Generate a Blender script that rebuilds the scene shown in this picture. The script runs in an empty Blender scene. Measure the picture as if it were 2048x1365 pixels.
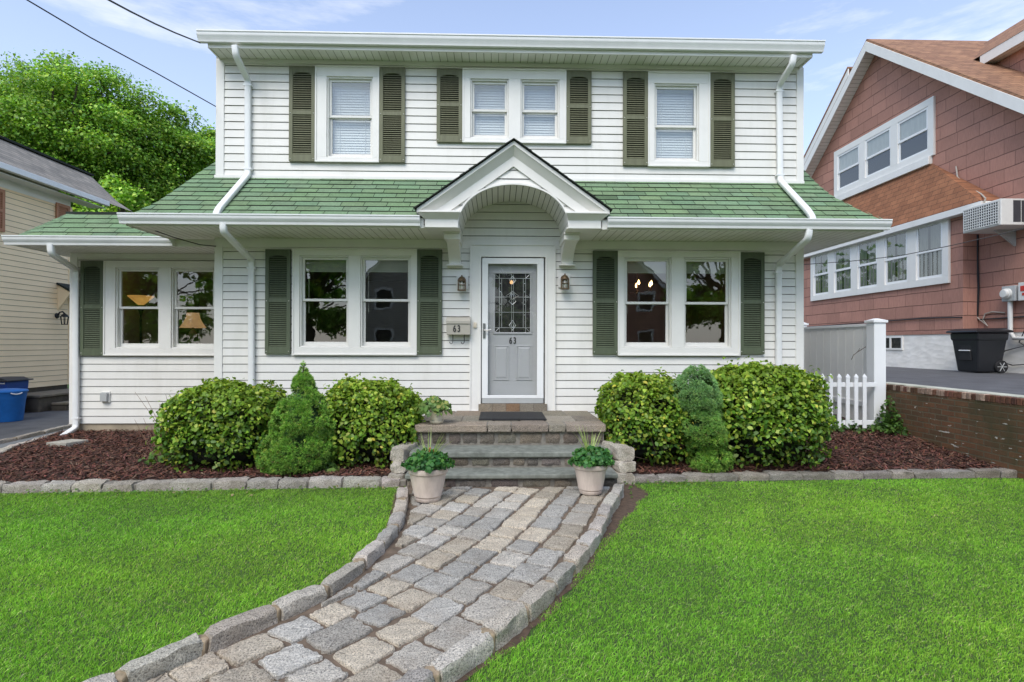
import bpy, bmesh, math, random
import numpy as np
from mathutils import Vector, Matrix
random.seed(11)
rng = np.random.default_rng(11)
S = bpy.context.scene
COL = S.collection
R = math.radians
V3 = Vector

# ------------------------------------------------------------------ camera
FPX, CX, CY, EYE = 1100.0, 1024.0, 682.5, 1.57
YAW, PITCH, ROLL = R(1.5), R(0.25), R(0.14)
fwd = V3((math.sin(YAW) * math.cos(PITCH), math.cos(YAW) * math.cos(PITCH), math.sin(PITCH)))
r0 = V3((math.cos(YAW), -math.sin(YAW), 0))
u0 = r0.cross(fwd)
rgt = r0 * math.cos(ROLL) + u0 * math.sin(ROLL)
upv = u0 * math.cos(ROLL) - r0 * math.sin(ROLL)
EYEV = V3((0, 0, EYE))
def _ray(px, py): return fwd * FPX + rgt * (px - CX) - upv * (py - CY)
def at(px, py, Y):            # survey point of the photograph on the plane y = Y
    d = _ray(px, py); return EYEV + d * (Y / d.y)
def atX(px, py, X):
    d = _ray(px, py); return EYEV + d * (X / d.x)
def atZ(px, py, Z):
    d = _ray(px, py); return EYEV + d * ((Z - EYE) / d.z)
def rect(x0, y0, x1, y1, Y):  # -> X0, X1, Z0, Z1
    xm, ym = (x0 + x1) / 2, (y0 + y1) / 2
    return at(x0, ym, Y).x, at(x1, ym, Y).x, at(xm, y1, Y).z, at(xm, y0, Y).z
cam = bpy.data.cameras.new("camera")
co = bpy.data.objects.new("camera", cam); COL.objects.link(co)
cam.sensor_width = 36; cam.lens = 36 * FPX / 2048; cam.clip_start = 0.05; cam.clip_end = 3000
M = Matrix((rgt, upv, -fwd)).transposed().to_4x4(); M.translation = EYEV
co.matrix_world = M
S.camera = co
S.render.resolution_x, S.render.resolution_y = 1024, 682
S.view_settings.view_transform = 'Standard'; S.view_settings.look = 'None'; S.view_settings.exposure = 0
S.cycles.max_bounces = 8; S.cycles.transparent_max_bounces = 16
try: S.cycles.use_denoising = True
except Exception: pass

# ------------------------------------------------------------------ materials
def new_mat(name):
    m = bpy.data.materials.new(name); m.use_nodes = True
    nt = m.node_tree; b = nt.nodes["Principled BSDF"]
    return m, nt, b
def N(nt, t, **kw):
    n = nt.nodes.new(t)
    for k, v in kw.items():
        if k in n.inputs: n.inputs[k].default_value = v
        else: setattr(n, k, v)
    return n
def L(nt, a, b): nt.links.new(a, b)
def MathN(nt, op, a, b=None):
    n = nt.nodes.new('ShaderNodeMath'); n.operation = op
    for i, x in enumerate((a, b)):
        if x is None: continue
        if isinstance(x, (int, float)): n.inputs[i].default_value = x
        else: nt.links.new(x, n.inputs[i])
    return n.outputs[0]
def MixC(nt, fac, a, b, mode='MIX'):
    n = nt.nodes.new('ShaderNodeMix'); n.data_type = 'RGBA'; n.blend_type = mode
    for k, x in ((0, fac), (6, a), (7, b)):
        if isinstance(x, (int, float)): n.inputs[k].default_value = x
        elif isinstance(x, tuple): n.inputs[k].default_value = (*x, 1) if len(x) == 3 else x
        else: nt.links.new(x, n.inputs[k])
    return n.outputs[2]
def coords(nt):
    return nt.nodes.new('ShaderNodeTexCoord').outputs['Object']
def noise(nt, vec, scale, detail=4, rough=.55, stretch=None):
    if stretch:
        mp = nt.nodes.new('ShaderNodeMapping'); mp.inputs['Scale'].default_value = stretch
        nt.links.new(vec, mp.inputs[0]); vec = mp.outputs[0]
    n = nt.nodes.new('ShaderNodeTexNoise'); n.inputs['Scale'].default_value = scale
    n.inputs['Detail'].default_value = detail; n.inputs['Roughness'].default_value = rough
    nt.links.new(vec, n.inputs['Vector']); return n.outputs[0]
def ramp(nt, fac, stops):
    n = nt.nodes.new('ShaderNodeValToRGB'); e = n.color_ramp.elements
    while len(e) < len(stops): e.new(.5)
    for el, (p, c) in zip(e, stops): el.position = p; el.color = (*c, 1) if len(c) == 3 else c
    nt.links.new(fac, n.inputs[0]); return n.outputs[0]
def bump(nt, b, h, strength, dist=.01):
    n = nt.nodes.new('ShaderNodeBump'); n.inputs['Strength'].default_value = strength; n.inputs['Distance'].default_value = dist
    nt.links.new(h, n.inputs['Height']); nt.links.new(n.outputs[0], b.inputs['Normal'])
def simple(name, col, rough=.6, var=.12, scale=6, metal=0, bmp=0, bscale=60, tint=False, stretch=None, spec=.5, dirt=None):
    m, nt, b = new_mat(name)
    c = coords(nt)
    f = noise(nt, c, scale, 5, .6, stretch)
    lo = tuple(x * (1 - var) for x in col); hi = tuple(min(1, x * (1 + var)) for x in col)
    o = ramp(nt, f, [(.3, lo), (.7, hi)])
    if dirt:
        d = noise(nt, c, 1.6, 7, .7, (1.6, 1.6, .22))
        o = MixC(nt, ramp(nt, d, [(.5, (0, 0, 0)), (.8, (dirt[3],) * 3)]), o, tuple(dirt[:3]))
    if tint:
        a = N(nt, 'ShaderNodeAttribute', attribute_name='tint')
        o = MixC(nt, 1.0, o, a.outputs['Color'], 'MULTIPLY')
    L(nt, o, b.inputs['Base Color'])
    b.inputs['Roughness'].default_value = rough; b.inputs['Metallic'].default_value = metal
    b.inputs['Specular IOR Level'].default_value = spec
    if bmp: bump(nt, b, noise(nt, c, bscale, 4), bmp, .006)
    return m
MT = {}
MT['siding'] = simple('vinyl_siding', (.76, .74, .695), .5, .03, 3, dirt=(.44, .42, .34, .30), tint=True)
MT['gap'] = simple('lap_shade_and_joints', (.20, .185, .155), .9, .1)  # dark grey paints the shadow line between siding laps; also the vault's joints
MT['trim'] = simple('white_trim', (.775, .755, .71), .45, .03, 4, dirt=(.52, .5, .42, .18))
MT['gutter'] = simple('gutter_metal', (.78, .78, .765), .35, .04, 5, dirt=(.5, .48, .4, .15))
MT['sash'] = simple('sash_vinyl', (.73, .715, .67), .4, .03, 8)
MT['shutter'] = simple('olive_shutter', (.088, .108, .062), .55, .14, 3, bmp=.25, bscale=40, stretch=(8, 8, 1))
MT['shutter_faded'] = simple('faded_shutter', (.140, .142, .080), .6, .16, 3, bmp=.25, bscale=40, stretch=(8, 8, 1))
MT['bolt'] = simple('bolt', (.45, .45, .38), .4, .1)
MT['door'] = simple('grey_door', (.42, .42, .425), .45, .04, 3)
MT['came'] = simple('lead_came', (.55, .55, .53), .35, .1, metal=.6)
MT['dark_metal'] = simple('dark_metal', (.03, .03, .03), .4, .2, metal=.5)
MT['black'] = simple('black_rubber', (.012, .012, .013), .75, .3, 60, bmp=.4, bscale=150)
MT['digit'] = simple('digit_black', (.015, .013, .012), .5, .1)
MT['bronze'] = simple('old_bronze', (.15, .10, .055), .5, .4, 40, metal=.5)
MT['nickel'] = simple('nickel', (.30, .30, .29), .35, .1, metal=.8)
MT['taupe'] = simple('taupe_enamel', (.40, .37, .31), .45, .05)
MT['ivory'] = simple('ivory_plastic', (.72, .64, .50), .4, .04)
MT['fence'] = simple('vinyl_fence', (.80, .80, .79), .4, .03, 2)
MT['fence_tan'] = simple('greyed_vinyl', (.88, .86, .81), .5, .04, 2)
MT['bin_blue'] = simple('blue_plastic', (.012, .14, .46), .4, .1, 8)
MT['bin_navy'] = simple('navy_plastic', (.012, .06, .28), .4, .1, 8)
MT['bin_black'] = simple('black_plastic', (.012, .013, .016), .35, .2, 5)
MT['bin_lid'] = simple('dusty_lid', (.05, .05, .055), .5, .2, 5)
MT['white_mark'] = simple('white_print', (.75, .75, .75), .5, .04)
MT['pot'] = simple('weathered_pot', (.60, .50, .42), .7, .10, 7, bmp=.3, bscale=30, stretch=(1, 1, .4), dirt=(.20, .15, .12, .8))
MT['cream_pot'] = simple('cream_pot', (.60, .53, .41), .6, .06, 9)
MT['soil'] = simple('potting_soil', (.03, .02, .014), .9, .4, 50, bmp=.6)
MT['bluestone'] = simple('bluestone', (.19, .20, .17), .75, .3, 14, bmp=.4, bscale=60, dirt=(.05, .055, .04, .85))
MT['tan_mortar'] = simple('tan_mortar', (.30, .23, .15), .95, .35, 25, bmp=.5, bscale=60, dirt=(.12, .10, .03, .8))
MT['mortar'] = simple('mortar', (.20, .18, .15), .9, .35, 16, bmp=.5, bscale=50)
MT['meter_grey'] = simple('grey_box', (.42, .43, .42), .45, .06)
MT['ac_white'] = simple('ac_enamel', (.68, .67, .63), .45, .06, dirt=(.4, .38, .33, .4))
MT['ac_dark'] = simple('ac_inside', (.045, .045, .05), .6, .2)
MT['cable'] = simple('cable', (.02, .02, .022), .6, .1)
MT['cable_tan'] = simple('tan_cable', (.42, .38, .32), .6, .1)
MT['beige'] = simple('beige_siding', (.94, .73, .46), .55, .04, 2)
MT['orange_shutter'] = simple('terracotta_shutter', (.42, .19, .10), .6, .08)
MT['curtain'] = simple('curtain', (.50, .50, .47), .9, .1, 3, stretch=(9, 9, 1))
MT['blind'] = simple('blind', (.72, .735, .74), .5, .03)
MT['blind_tan'] = simple('bunched_blind', (.50, .49, .42), .6, .06)
MT['room'] = simple('room_paint', (.46, .42, .33), .8, .1, 1)
MT['room_floor'] = simple('room_floor', (.20, .12, .07), .5, .2, 3)
MT['bark'] = simple('bark', (.07, .055, .04), .9, .4, 14, bmp=.6, bscale=25)
MT['twig'] = simple('twig', (.09, .065, .045), .9, .3, 20)
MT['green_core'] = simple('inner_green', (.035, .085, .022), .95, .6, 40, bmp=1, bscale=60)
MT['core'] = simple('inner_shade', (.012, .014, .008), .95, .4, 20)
MT['concrete'] = simple('old_concrete', (.34, .28, .20), .9, .2, 4, bmp=.3, bscale=40, dirt=(.15, .1, .06, .6))
MT['dark_concrete'] = simple('mossy_concrete', (.085, .07, .05), .9, .45, 4, bmp=.4, bscale=40)
MT['step_top'] = simple('step_slab', (.20, .165, .12), .85, .25, 6, dirt=(.11, .12, .04, .6))
MT['stone_flat'] = simple('pale_stone', (.36, .34, .29), .85, .2, 10, bmp=.4)
MT['red'] = simple('red_petal', (.55, .03, .02), .5, .2)
MT['lamp_shade_cloth'] = None

def leaf_mat(name, rough=.5, trans=.25):
    m, nt, b = new_mat(name)
    a = N(nt, 'ShaderNodeAttribute', attribute_name='tint')
    L(nt, a.outputs['Color'], b.inputs['Base Color'])
    b.inputs['Roughness'].default_value = rough; b.inputs['Specular IOR Level'].default_value = .35
    tr = nt.nodes.new('ShaderNodeBsdfTranslucent')
    c = MixC(nt, 1.0, a.outputs['Color'], (1.3, 1.35, .6), 'MULTIPLY')
    L(nt, c, tr.inputs[0])
    mx = nt.nodes.new('ShaderNodeMixShader'); mx.inputs[0].default_value = trans
    L(nt, b.outputs[0], mx.inputs[1]); L(nt, tr.outputs[0], mx.inputs[2])
    L(nt, mx.outputs[0], nt.nodes['Material Output'].inputs[0])
    return m
MT['leaf'] = leaf_mat('leaf', .45, .32)
MT['needle'] = leaf_mat('needle', .6, .15)
MT['grass'] = leaf_mat('grass_blade', .6, .3)
MT['chips'] = leaf_mat('bark_chip', .9, 0.0)

def glass_mat(name, refl=.10, tint=(.86, .89, .87)):
    m, nt, b = new_mat(name)
    nt.nodes.remove(b)
    tr = N(nt, 'ShaderNodeBsdfTransparent'); tr.inputs[0].default_value = (*tint, 1)
    gl = N(nt, 'ShaderNodeBsdfGlossy'); gl.inputs[0].default_value = (1, 1, 1, 1); gl.inputs['Roughness'].default_value = .012
    c = coords(nt)
    bn = N(nt, 'ShaderNodeBump', Strength=.06, Distance=.02)
    L(nt, noise(nt, c, 2.2, 2), bn.inputs['Height']); L(nt, bn.outputs[0], gl.inputs['Normal'])
    fr = N(nt, 'ShaderNodeLayerWeight', Blend=.5)
    f = MathN(nt, 'ADD', MathN(nt, 'MULTIPLY', MathN(nt, 'POWER', fr.outputs['Facing'], 5.0), .85), refl + .04)
    mx = nt.nodes.new('ShaderNodeMixShader'); L(nt, f, mx.inputs[0]); L(nt, tr.outputs[0], mx.inputs[1]); L(nt, gl.outputs[0], mx.inputs[2])
    L(nt, mx.outputs[0], nt.nodes['Material Output'].inputs[0])
    return m
MT['glass'] = glass_mat('window_glass', .085)
MT['clear'] = glass_mat('storm_glass', .0, (.96, .965, .96))
def emis(name, col, st, base=(.5, .4, .25)):
    m, nt, b = new_mat(name)
    b.inputs['Base Color'].default_value = (*base, 1); b.inputs['Roughness'].default_value = .6
    g = noise(nt, coords(nt), 9, 3)
    L(nt, ramp(nt, g, [(.2, tuple(x * .6 for x in col)), (.8, col)]), b.inputs['Emission Color']); b.inputs['Emission Strength'].default_value = st
    return m
MT['amber'] = emis('amber_glass', (1, .50, .12), .55)
MT['shade'] = emis('lit_shade', (1, .55, .25), .42)
MT['bulb'] = emis('bulb', (1, .62, .25), 14)

def lawn_mat():
    m, nt, b = new_mat('lawn_soil')
    c = coords(nt)
    o = ramp(nt, noise(nt, c, 1.1, 6, .6), [(.3, (.04, .09, .012)), (.7, (.065, .13, .018))])
    o = MixC(nt, ramp(nt, noise(nt, c, 60, 3), [(.4, (0, 0, 0)), (.7, (1, 1, 1))]), o, (.03, .045, .012))
    L(nt, o, b.inputs['Base Color']); b.inputs['Roughness'].default_value = .95
    bump(nt, b, noise(nt, c, 90, 3), .5, .02); return m
MT['lawn'] = lawn_mat()
MT['dirt'] = simple('brown_dirt', (.085, .055, .036), .95, .4, 22, bmp=.7, bscale=70)
MT['joint'] = simple('joint_sand', (.135, .098, .068), .95, .4, 10, bmp=.6, bscale=80)
MT['mulch'] = simple('mulch_base', (.045, .023, .016), .95, .5, 30, bmp=.8, bscale=70)
MT['asphalt'] = simple('asphalt', (.095, .096, .10), .75, .25, 2.5, bmp=.5, bscale=140, dirt=(.03, .03, .033, .5))
MT['strip'] = simple('concrete_strip', (.17, .175, .175), .85, .15, 4, bmp=.2, bscale=90)

def granite(name, base, speck=.55, tint=True, streak=True):
    m, nt, b = new_mat(name)
    c = coords(nt)
    f1 = noise(nt, c, 120, 4, .75)
    o = ramp(nt, f1, [(.36, tuple(x * .16 for x in base)), (.47, base), (.62, tuple(min(1, x * 1.6) for x in base))])
    f2 = noise(nt, c, 7, 5, .65, (1, 2.4, 1) if streak else None)
    o = MixC(nt, ramp(nt, f2, [(.45, (0, 0, 0)), (.75, (.55,) * 3)]), o, tuple(x * .55 for x in base))
    f3 = noise(nt, c, 3.1, 4, .6)
    o = MixC(nt, ramp(nt, f3, [(.5, (0, 0, 0)), (.8, (.45,) * 3)]), o, (.30, .22, .15))
    if tint:
        a = N(nt, 'ShaderNodeAttribute', attribute_name='tint'); o = MixC(nt, 1.0, o, a.outputs['Color'], 'MULTIPLY')
    L(nt, o, b.inputs['Base Color']); b.inputs['Roughness'].default_value = .8
    h = MathN(nt, 'ADD', noise(nt, c, 28, 5, .7), MathN(nt, 'MULTIPLY', f1, .4))
    bump(nt, b, h, 1.0, .022)
    return m
MT['granite'] = granite('granite', (.52, .475, .41))
MT['rubble'] = granite('step_rubble', (.185, .160, .135), streak=False)
MT['flag'] = granite('flagstone', (.27, .23, .185), streak=False)

def brickish(name, c1, c2, mortar, bw, bh, ms, axes='xz', offs=.5, b_st=.5, rough=.85, extra=None, vs=3):
    m, nt, b = new_mat(name)
    c = coords(nt)
    sp = nt.nodes.new('ShaderNodeSeparateXYZ'); L(nt, c, sp.inputs[0])
    cb = nt.nodes.new('ShaderNodeCombineXYZ')
    L(nt, sp.outputs['xyz'.index(axes[0])], cb.inputs[0]); L(nt, sp.outputs['xyz'.index(axes[1])], cb.inputs[1])
    br = N(nt, 'ShaderNodeTexBrick', Scale=1.0); br.offset = offs
    br.inputs['Brick Width'].default_value = bw; br.inputs['Row Height'].default_value = bh
    br.inputs['Mortar Size'].default_value = ms; br.inputs['Mortar Smooth'].default_value = .2; br.inputs['Bias'].default_value = 0
    br.inputs['Color1'].default_value = (*c1, 1); br.inputs['Color2'].default_value = (*c2, 1); br.inputs['Mortar'].default_value = (*mortar, 1)
    wob = noise(nt, c, 2.5, 2)
    ad = N(nt, 'ShaderNodeVectorMath', operation='ADD'); L(nt, cb.outputs[0], ad.inputs[0])
    cw = nt.nodes.new('ShaderNodeCombineXYZ'); L(nt, MathN(nt, 'MULTIPLY', MathN(nt, 'SUBTRACT', wob, .5), bh * .25), cw.inputs[1]); L(nt, cw.outputs[0], ad.inputs[1])
    L(nt, ad.outputs[0], br.inputs['Vector'])
    f = noise(nt, c, vs, 6, .65)
    o = MixC(nt, .75, br.outputs['Color'], ramp(nt, f, [(.3, (.35,) * 3), (.7, (.65,) * 3)]), 'OVERLAY')
    o = MixC(nt, .35, o, ramp(nt, noise(nt, c, 60, 3), [(.3, (.3,) * 3), (.7, (.7,) * 3)]), 'OVERLAY')
    if extra: o = extra(nt, c, o)
    L(nt, o, b.inputs['Base Color']); b.inputs['Roughness'].default_value = rough
    h = MathN(nt, 'ADD', MathN(nt, 'MULTIPLY', br.outputs['Fac'], -1.0), MathN(nt, 'MULTIPLY', noise(nt, c, 50, 4), .25))
    bump(nt, b, h, b_st, .012)
    return m
def shakes(name, base, row, bw, axis):
    m, nt, b = new_mat(name); c = coords(nt)
    sp = nt.nodes.new('ShaderNodeSeparateXYZ'); L(nt, c, sp.inputs[0])
    wob = MathN(nt, 'MULTIPLY', MathN(nt, 'SUBTRACT', noise(nt, c, 1.7, 3), .5), .05)
    cb = nt.nodes.new('ShaderNodeCombineXYZ'); L(nt, sp.outputs[axis], cb.inputs[0]); zz = MathN(nt, 'ADD', sp.outputs[2], wob); L(nt, zz, cb.inputs[1])
    br = N(nt, 'ShaderNodeTexBrick', Scale=1.0); br.offset = .43; br.squash = .8; br.squash_frequency = 3
    br.inputs['Brick Width'].default_value = bw; br.inputs['Row Height'].default_value = row; br.inputs['Mortar Size'].default_value = .007; br.inputs['Mortar Smooth'].default_value = .1; br.inputs['Bias'].default_value = 0
    br.inputs['Color1'].default_value = (*[x * .88 for x in base], 1); br.inputs['Color2'].default_value = (*[x * 1.1 for x in base], 1); br.inputs['Mortar'].default_value = (*[x * .62 for x in base], 1)
    L(nt, cb.outputs[0], br.inputs['Vector'])
    fr = MathN(nt, 'FRACT', MathN(nt, 'DIVIDE', zz, row))
    grain = noise(nt, c, 16, 5, .7, (4, 4, .35))
    o = MixC(nt, .5, br.outputs['Color'], ramp(nt, grain, [(.3, (.34,) * 3), (.7, (.66,) * 3)]), 'OVERLAY')
    o = MixC(nt, ramp(nt, noise(nt, c, 1.1, 6, .65), [(.45, (0, 0, 0)), (.8, (.4,) * 3)]), o, tuple(x * .55 for x in base))
    ln = MathN(nt, 'LESS_THAN', fr, .045); o = MixC(nt, ln, o, tuple(x * .34 for x in base))  # dark line painted in as the shadow at each course's lap
    L(nt, o, b.inputs['Base Color']); b.inputs['Roughness'].default_value = .85
    bump(nt, b, MathN(nt, 'ADD', MathN(nt, 'SUBTRACT', 1.0, fr), MathN(nt, 'ADD', MathN(nt, 'MULTIPLY', grain, .35), MathN(nt, 'MULTIPLY', br.outputs['Fac'], -.4))), .7, .03)
    return m
MT['mauve'] = shakes('mauve_shingle', (.41, .205, .152), .345, .66, 1)
MT['mauve_x'] = shakes('mauve_shingle_end', (.41, .205, .152), .345, .66, 0)
MT['brown_roof'] = brickish('brown_roof_shingle', (.33, .175, .095), (.23, .115, .065), (.06, .03, .02), .30, .11, .006, 'xz')
MT['rust_roof'] = brickish('rust_roof_shingle', (.31, .13, .06), (.25, .10, .045), (.08, .035, .02), .30, .14, .006, 'yz')
MT['grey_roof'] = brickish('grey_roof_shingle', (.27, .24, .20), (.18, .165, .14), (.06, .06, .055), .30, .10, .006, 'yz')
def wall_dirt(nt, c, o):
    o = MixC(nt, ramp(nt, noise(nt, c, 2.0, 5, .6, (1, 1, .5)), [(.42, (0, 0, 0)), (.66, (.8,) * 3)]), o, (.060, .050, .020))
    o = MixC(nt, ramp(nt, noise(nt, c, 5.0, 4, .6), [(.6, (0, 0, 0)), (.75, (.45,) * 3)]), o, (.05, .055, .015))
    sp = nt.nodes.new('ShaderNodeSeparateXYZ'); L(nt, c, sp.inputs[0])
    w = MathN(nt, 'MULTIPLY', MathN(nt, 'GREATER_THAN', noise(nt, c, 9, 3, .6, (1, .6, 2.2)), .67), MathN(nt, 'GREATER_THAN', noise(nt, c, 1.2, 2), .46))
    return MixC(nt, w, o, (.5, .48, .43))
MT['brick'] = brickish('old_brick', (.17, .075, .035), (.10, .055, .028), (.13, .105, .065), .22, .075, .009, 'yz', extra=wall_dirt, b_st=.8)
def stucco():
    m, nt, b = new_mat('white_stucco'); c = coords(nt)
    b.inputs['Base Color'].default_value = (.66, .655, .645, 1); b.inputs['Roughness'].default_value = .8
    v = N(nt, 'ShaderNodeTexVoronoi', Scale=5.0)
    mp = nt.nodes.new('ShaderNodeMapping'); mp.inputs['Scale'].default_value = (1, .8, 1.6); L(nt, c, mp.inputs[0]); L(nt, mp.outputs[0], v.inputs['Vector'])
    L(nt, ramp(nt, noise(nt, c, 3, 5), [(.3, (.80, .76, .69)), (.7, (.90, .865, .80))]), b.inputs['Base Color'])
    bump(nt, b, v.outputs['Distance'], .4, .022); return m
MT['stucco'] = stucco()
def soffit(name, axis):
    m, nt, b = new_mat(name); c = coords(nt)
    sp = nt.nodes.new('ShaderNodeSeparateXYZ'); L(nt, c, sp.inputs[0])
    fr = MathN(nt, 'FRACT', MathN(nt, 'MULTIPLY', sp.outputs[axis], 1 / .105))
    k = MathN(nt, 'LESS_THAN', fr, .09)
    o = MixC(nt, k, (.84, .82, .76), (.36, .34, .27))
    d = noise(nt, c, 2.2, 5)
    o = MixC(nt, ramp(nt, d, [(.45, (0, 0, 0)), (.8, (.35,) * 3)]), o, (.42, .40, .31))
    L(nt, o, b.inputs['Base Color']); b.inputs['Roughness'].default_value = .55
    bump(nt, b, MathN(nt, 'MULTIPLY', k, -1.0), .6, .01)
    return m
MT['soffit'] = soffit('soffit_planks', 0)
MT['soffit_side'] = soffit('soffit_planks_side', 1)
MT['green_tab'] = simple('green_shingle', (.152, .238, .130), .9, .26, 45, bmp=.5, bscale=220, tint=True, dirt=(.06, .075, .05, .5))
MT['green_dark'] = simple('shingle_edge', (.02, .025, .02), .95, .3)
def leaded():
    m, nt, b = new_mat('textured_glass'); c = coords(nt)
    b.inputs['Base Color'].default_value = (.022, .022, .020, 1); b.inputs['Roughness'].default_value = .3; b.inputs['Specular IOR Level'].default_value = .15
    L(nt, ramp(nt, noise(nt, c, 14, 5), [(.3, (.010, .010, .010)), (.75, (.065, .062, .055))]), b.inputs['Base Color'])
    bump(nt, b, noise(nt, c, 70, 3), .5, .008); return m
MT['leaded'] = leaded()

# ------------------------------------------------------------------ objects
def wloc(o):
    v = V3((0, 0, 0))
    while o is not None: v = v + o.location; o = o.parent
    return v
def thing(name, label, cat, loc, group=None, kind=None):
    o = bpy.data.objects.new(name, None); COL.objects.link(o); o.location = loc; o.empty_display_size = .2
    tag(o, label, cat, group, kind); return o
def tag(o, label=None, cat=None, group=None, kind=None):
    if label: o['label'] = label
    if cat: o['category'] = cat
    if group: o['group'] = group
    if kind: o['kind'] = kind
    return o
class MB:
    def __init__(s): s.v = []; s.f = []; s.m = []; s.t = []; s.tint = (1, 1, 1)
    def add(s, vs, fs, m=0):
        b = len(s.v)
        s.v += [tuple(x) for x in vs]; s.t += [s.tint] * len(vs)
        for f in fs: s.f.append([b + i for i in f]); s.m.append(m)
    def quad(s, a, b, c, d, m=0): s.add([a, b, c, d], [(0, 1, 2, 3)], m)
    def poly(s, pts, m=0): s.add(pts, [tuple(range(len(pts)))], m)
    def box(s, x0, x1, y0, y1, z0, z1, m=0):
        s.add([(x0, y0, z0), (x1, y0, z0), (x1, y1, z0), (x0, y1, z0), (x0, y0, z1), (x1, y0, z1), (x1, y1, z1), (x0, y1, z1)],
              [(0, 3, 2, 1), (4, 5, 6, 7), (0, 1, 5, 4), (1, 2, 6, 5), (2, 3, 7, 6), (3, 0, 4, 7)], m)
    def prism(s, pts, vec, m=0):          # closed planar polygon swept along vec
        n = len(pts); vec = V3(vec)
        s.add([V3(p) for p in pts] + [V3(p) + vec for p in pts],
              [tuple(range(n - 1, -1, -1)), tuple(range(n, 2 * n))] + [(i, (i + 1) % n, n + (i + 1) % n, n + i) for i in range(n)], m)
    def tube(s, path, r, n=8, m=0, sq=None, cap=True):   # sq=(w,d): rectangular section
        P = [V3(p) for p in path]; rr = r if isinstance(r, (list, tuple)) else [r] * len(P)
        t0 = (P[1] - P[0]).normalized(); ref = V3((1, 0, 0)) if abs(t0.x) < .9 else V3((0, 1, 0))
        a = (ref - t0 * ref.dot(t0)).normalized(); vs = []
        for i, p in enumerate(P):
            d0 = (P[i] - P[i - 1]).normalized() if i else t0
            d1 = (P[i + 1] - P[i]).normalized() if i < len(P) - 1 else d0
            t = (d0 + d1); t = t.normalized() if t.length > 1e-6 else d0
            a = a - t * a.dot(t); a = a.normalized() if a.length > 1e-6 else ref
            b = t.cross(a)
            if sq:
                w, d = sq; k = min(w, d) * .22
                sec = [(-w + k, -d), (w - k, -d), (w, -d + k), (w, d - k), (w - k, d), (-w + k, d), (-w, d - k), (-w, -d + k)]
                vs += [p + a * x + b * y for x, y in sec]
            else:
                vs += [p + (a * math.cos(2 * math.pi * k / n) + b * math.sin(2 * math.pi * k / n)) * rr[i] for k in range(n)]
        if sq: n = 8
        fs = [(i * n + k, i * n + (k + 1) % n, (i + 1) * n + (k + 1) % n, (i + 1) * n + k) for i in range(len(P) - 1) for k in range(n)]
        if cap: fs += [tuple(range(n - 1, -1, -1)), tuple((len(P) - 1) * n + k for k in range(n))]
        s.add(vs, fs, m)
    def lathe(s, c, prof, n=24, m=0, cap=True):
        vs = [(c[0] + r * math.cos(2 * math.pi * k / n), c[1] + r * math.sin(2 * math.pi * k / n), c[2] + z) for r, z in prof for k in range(n)]
        fs = [(i * n + k, i * n + (k + 1) % n, (i + 1) * n + (k + 1) % n, (i + 1) * n + k) for i in range(len(prof) - 1) for k in range(n)]
        if cap: fs += [tuple(range(n - 1, -1, -1)), tuple((len(prof) - 1) * n + k for k in range(n))]
        s.add(vs, fs, m)
    def build(s, name, mats, parent=None, smooth=False, bevel=0, ang=40, fix=True):
        if not isinstance(mats, (list, tuple)): mats = [mats]
        me = bpy.data.meshes.new(name)
        o0 = wloc(parent) if parent else V3((0, 0, 0))
        me.from_pydata([(x - o0.x, y - o0.y, z - o0.z) for x, y, z in s.v], [], s.f)
        for m in mats: me.materials.append(m)
        me.polygons.foreach_set('material_index', s.m)
        ca = me.color_attributes.new('tint', 'FLOAT_COLOR', 'POINT')
        ca.data.foreach_set('color', [c for t in s.t for c in (*t, 1)])
        if fix:
            bm = bmesh.new(); bm.from_mesh(me); bmesh.ops.recalc_face_normals(bm, faces=bm.faces); bm.to_mesh(me); bm.free()
        if smooth:
            me.polygons.foreach_set('use_smooth', [True] * len(me.polygons)); me.set_sharp_from_angle(angle=R(ang))
        o = bpy.data.objects.new(name, me); COL.objects.link(o); o.parent = parent
        if bevel:
            bv = o.modifiers.new('bevel', 'BEVEL'); bv.width = bevel; bv.segments = 2; bv.limit_method = 'ANGLE'; bv.angle_limit = R(40)
        return o
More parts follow.
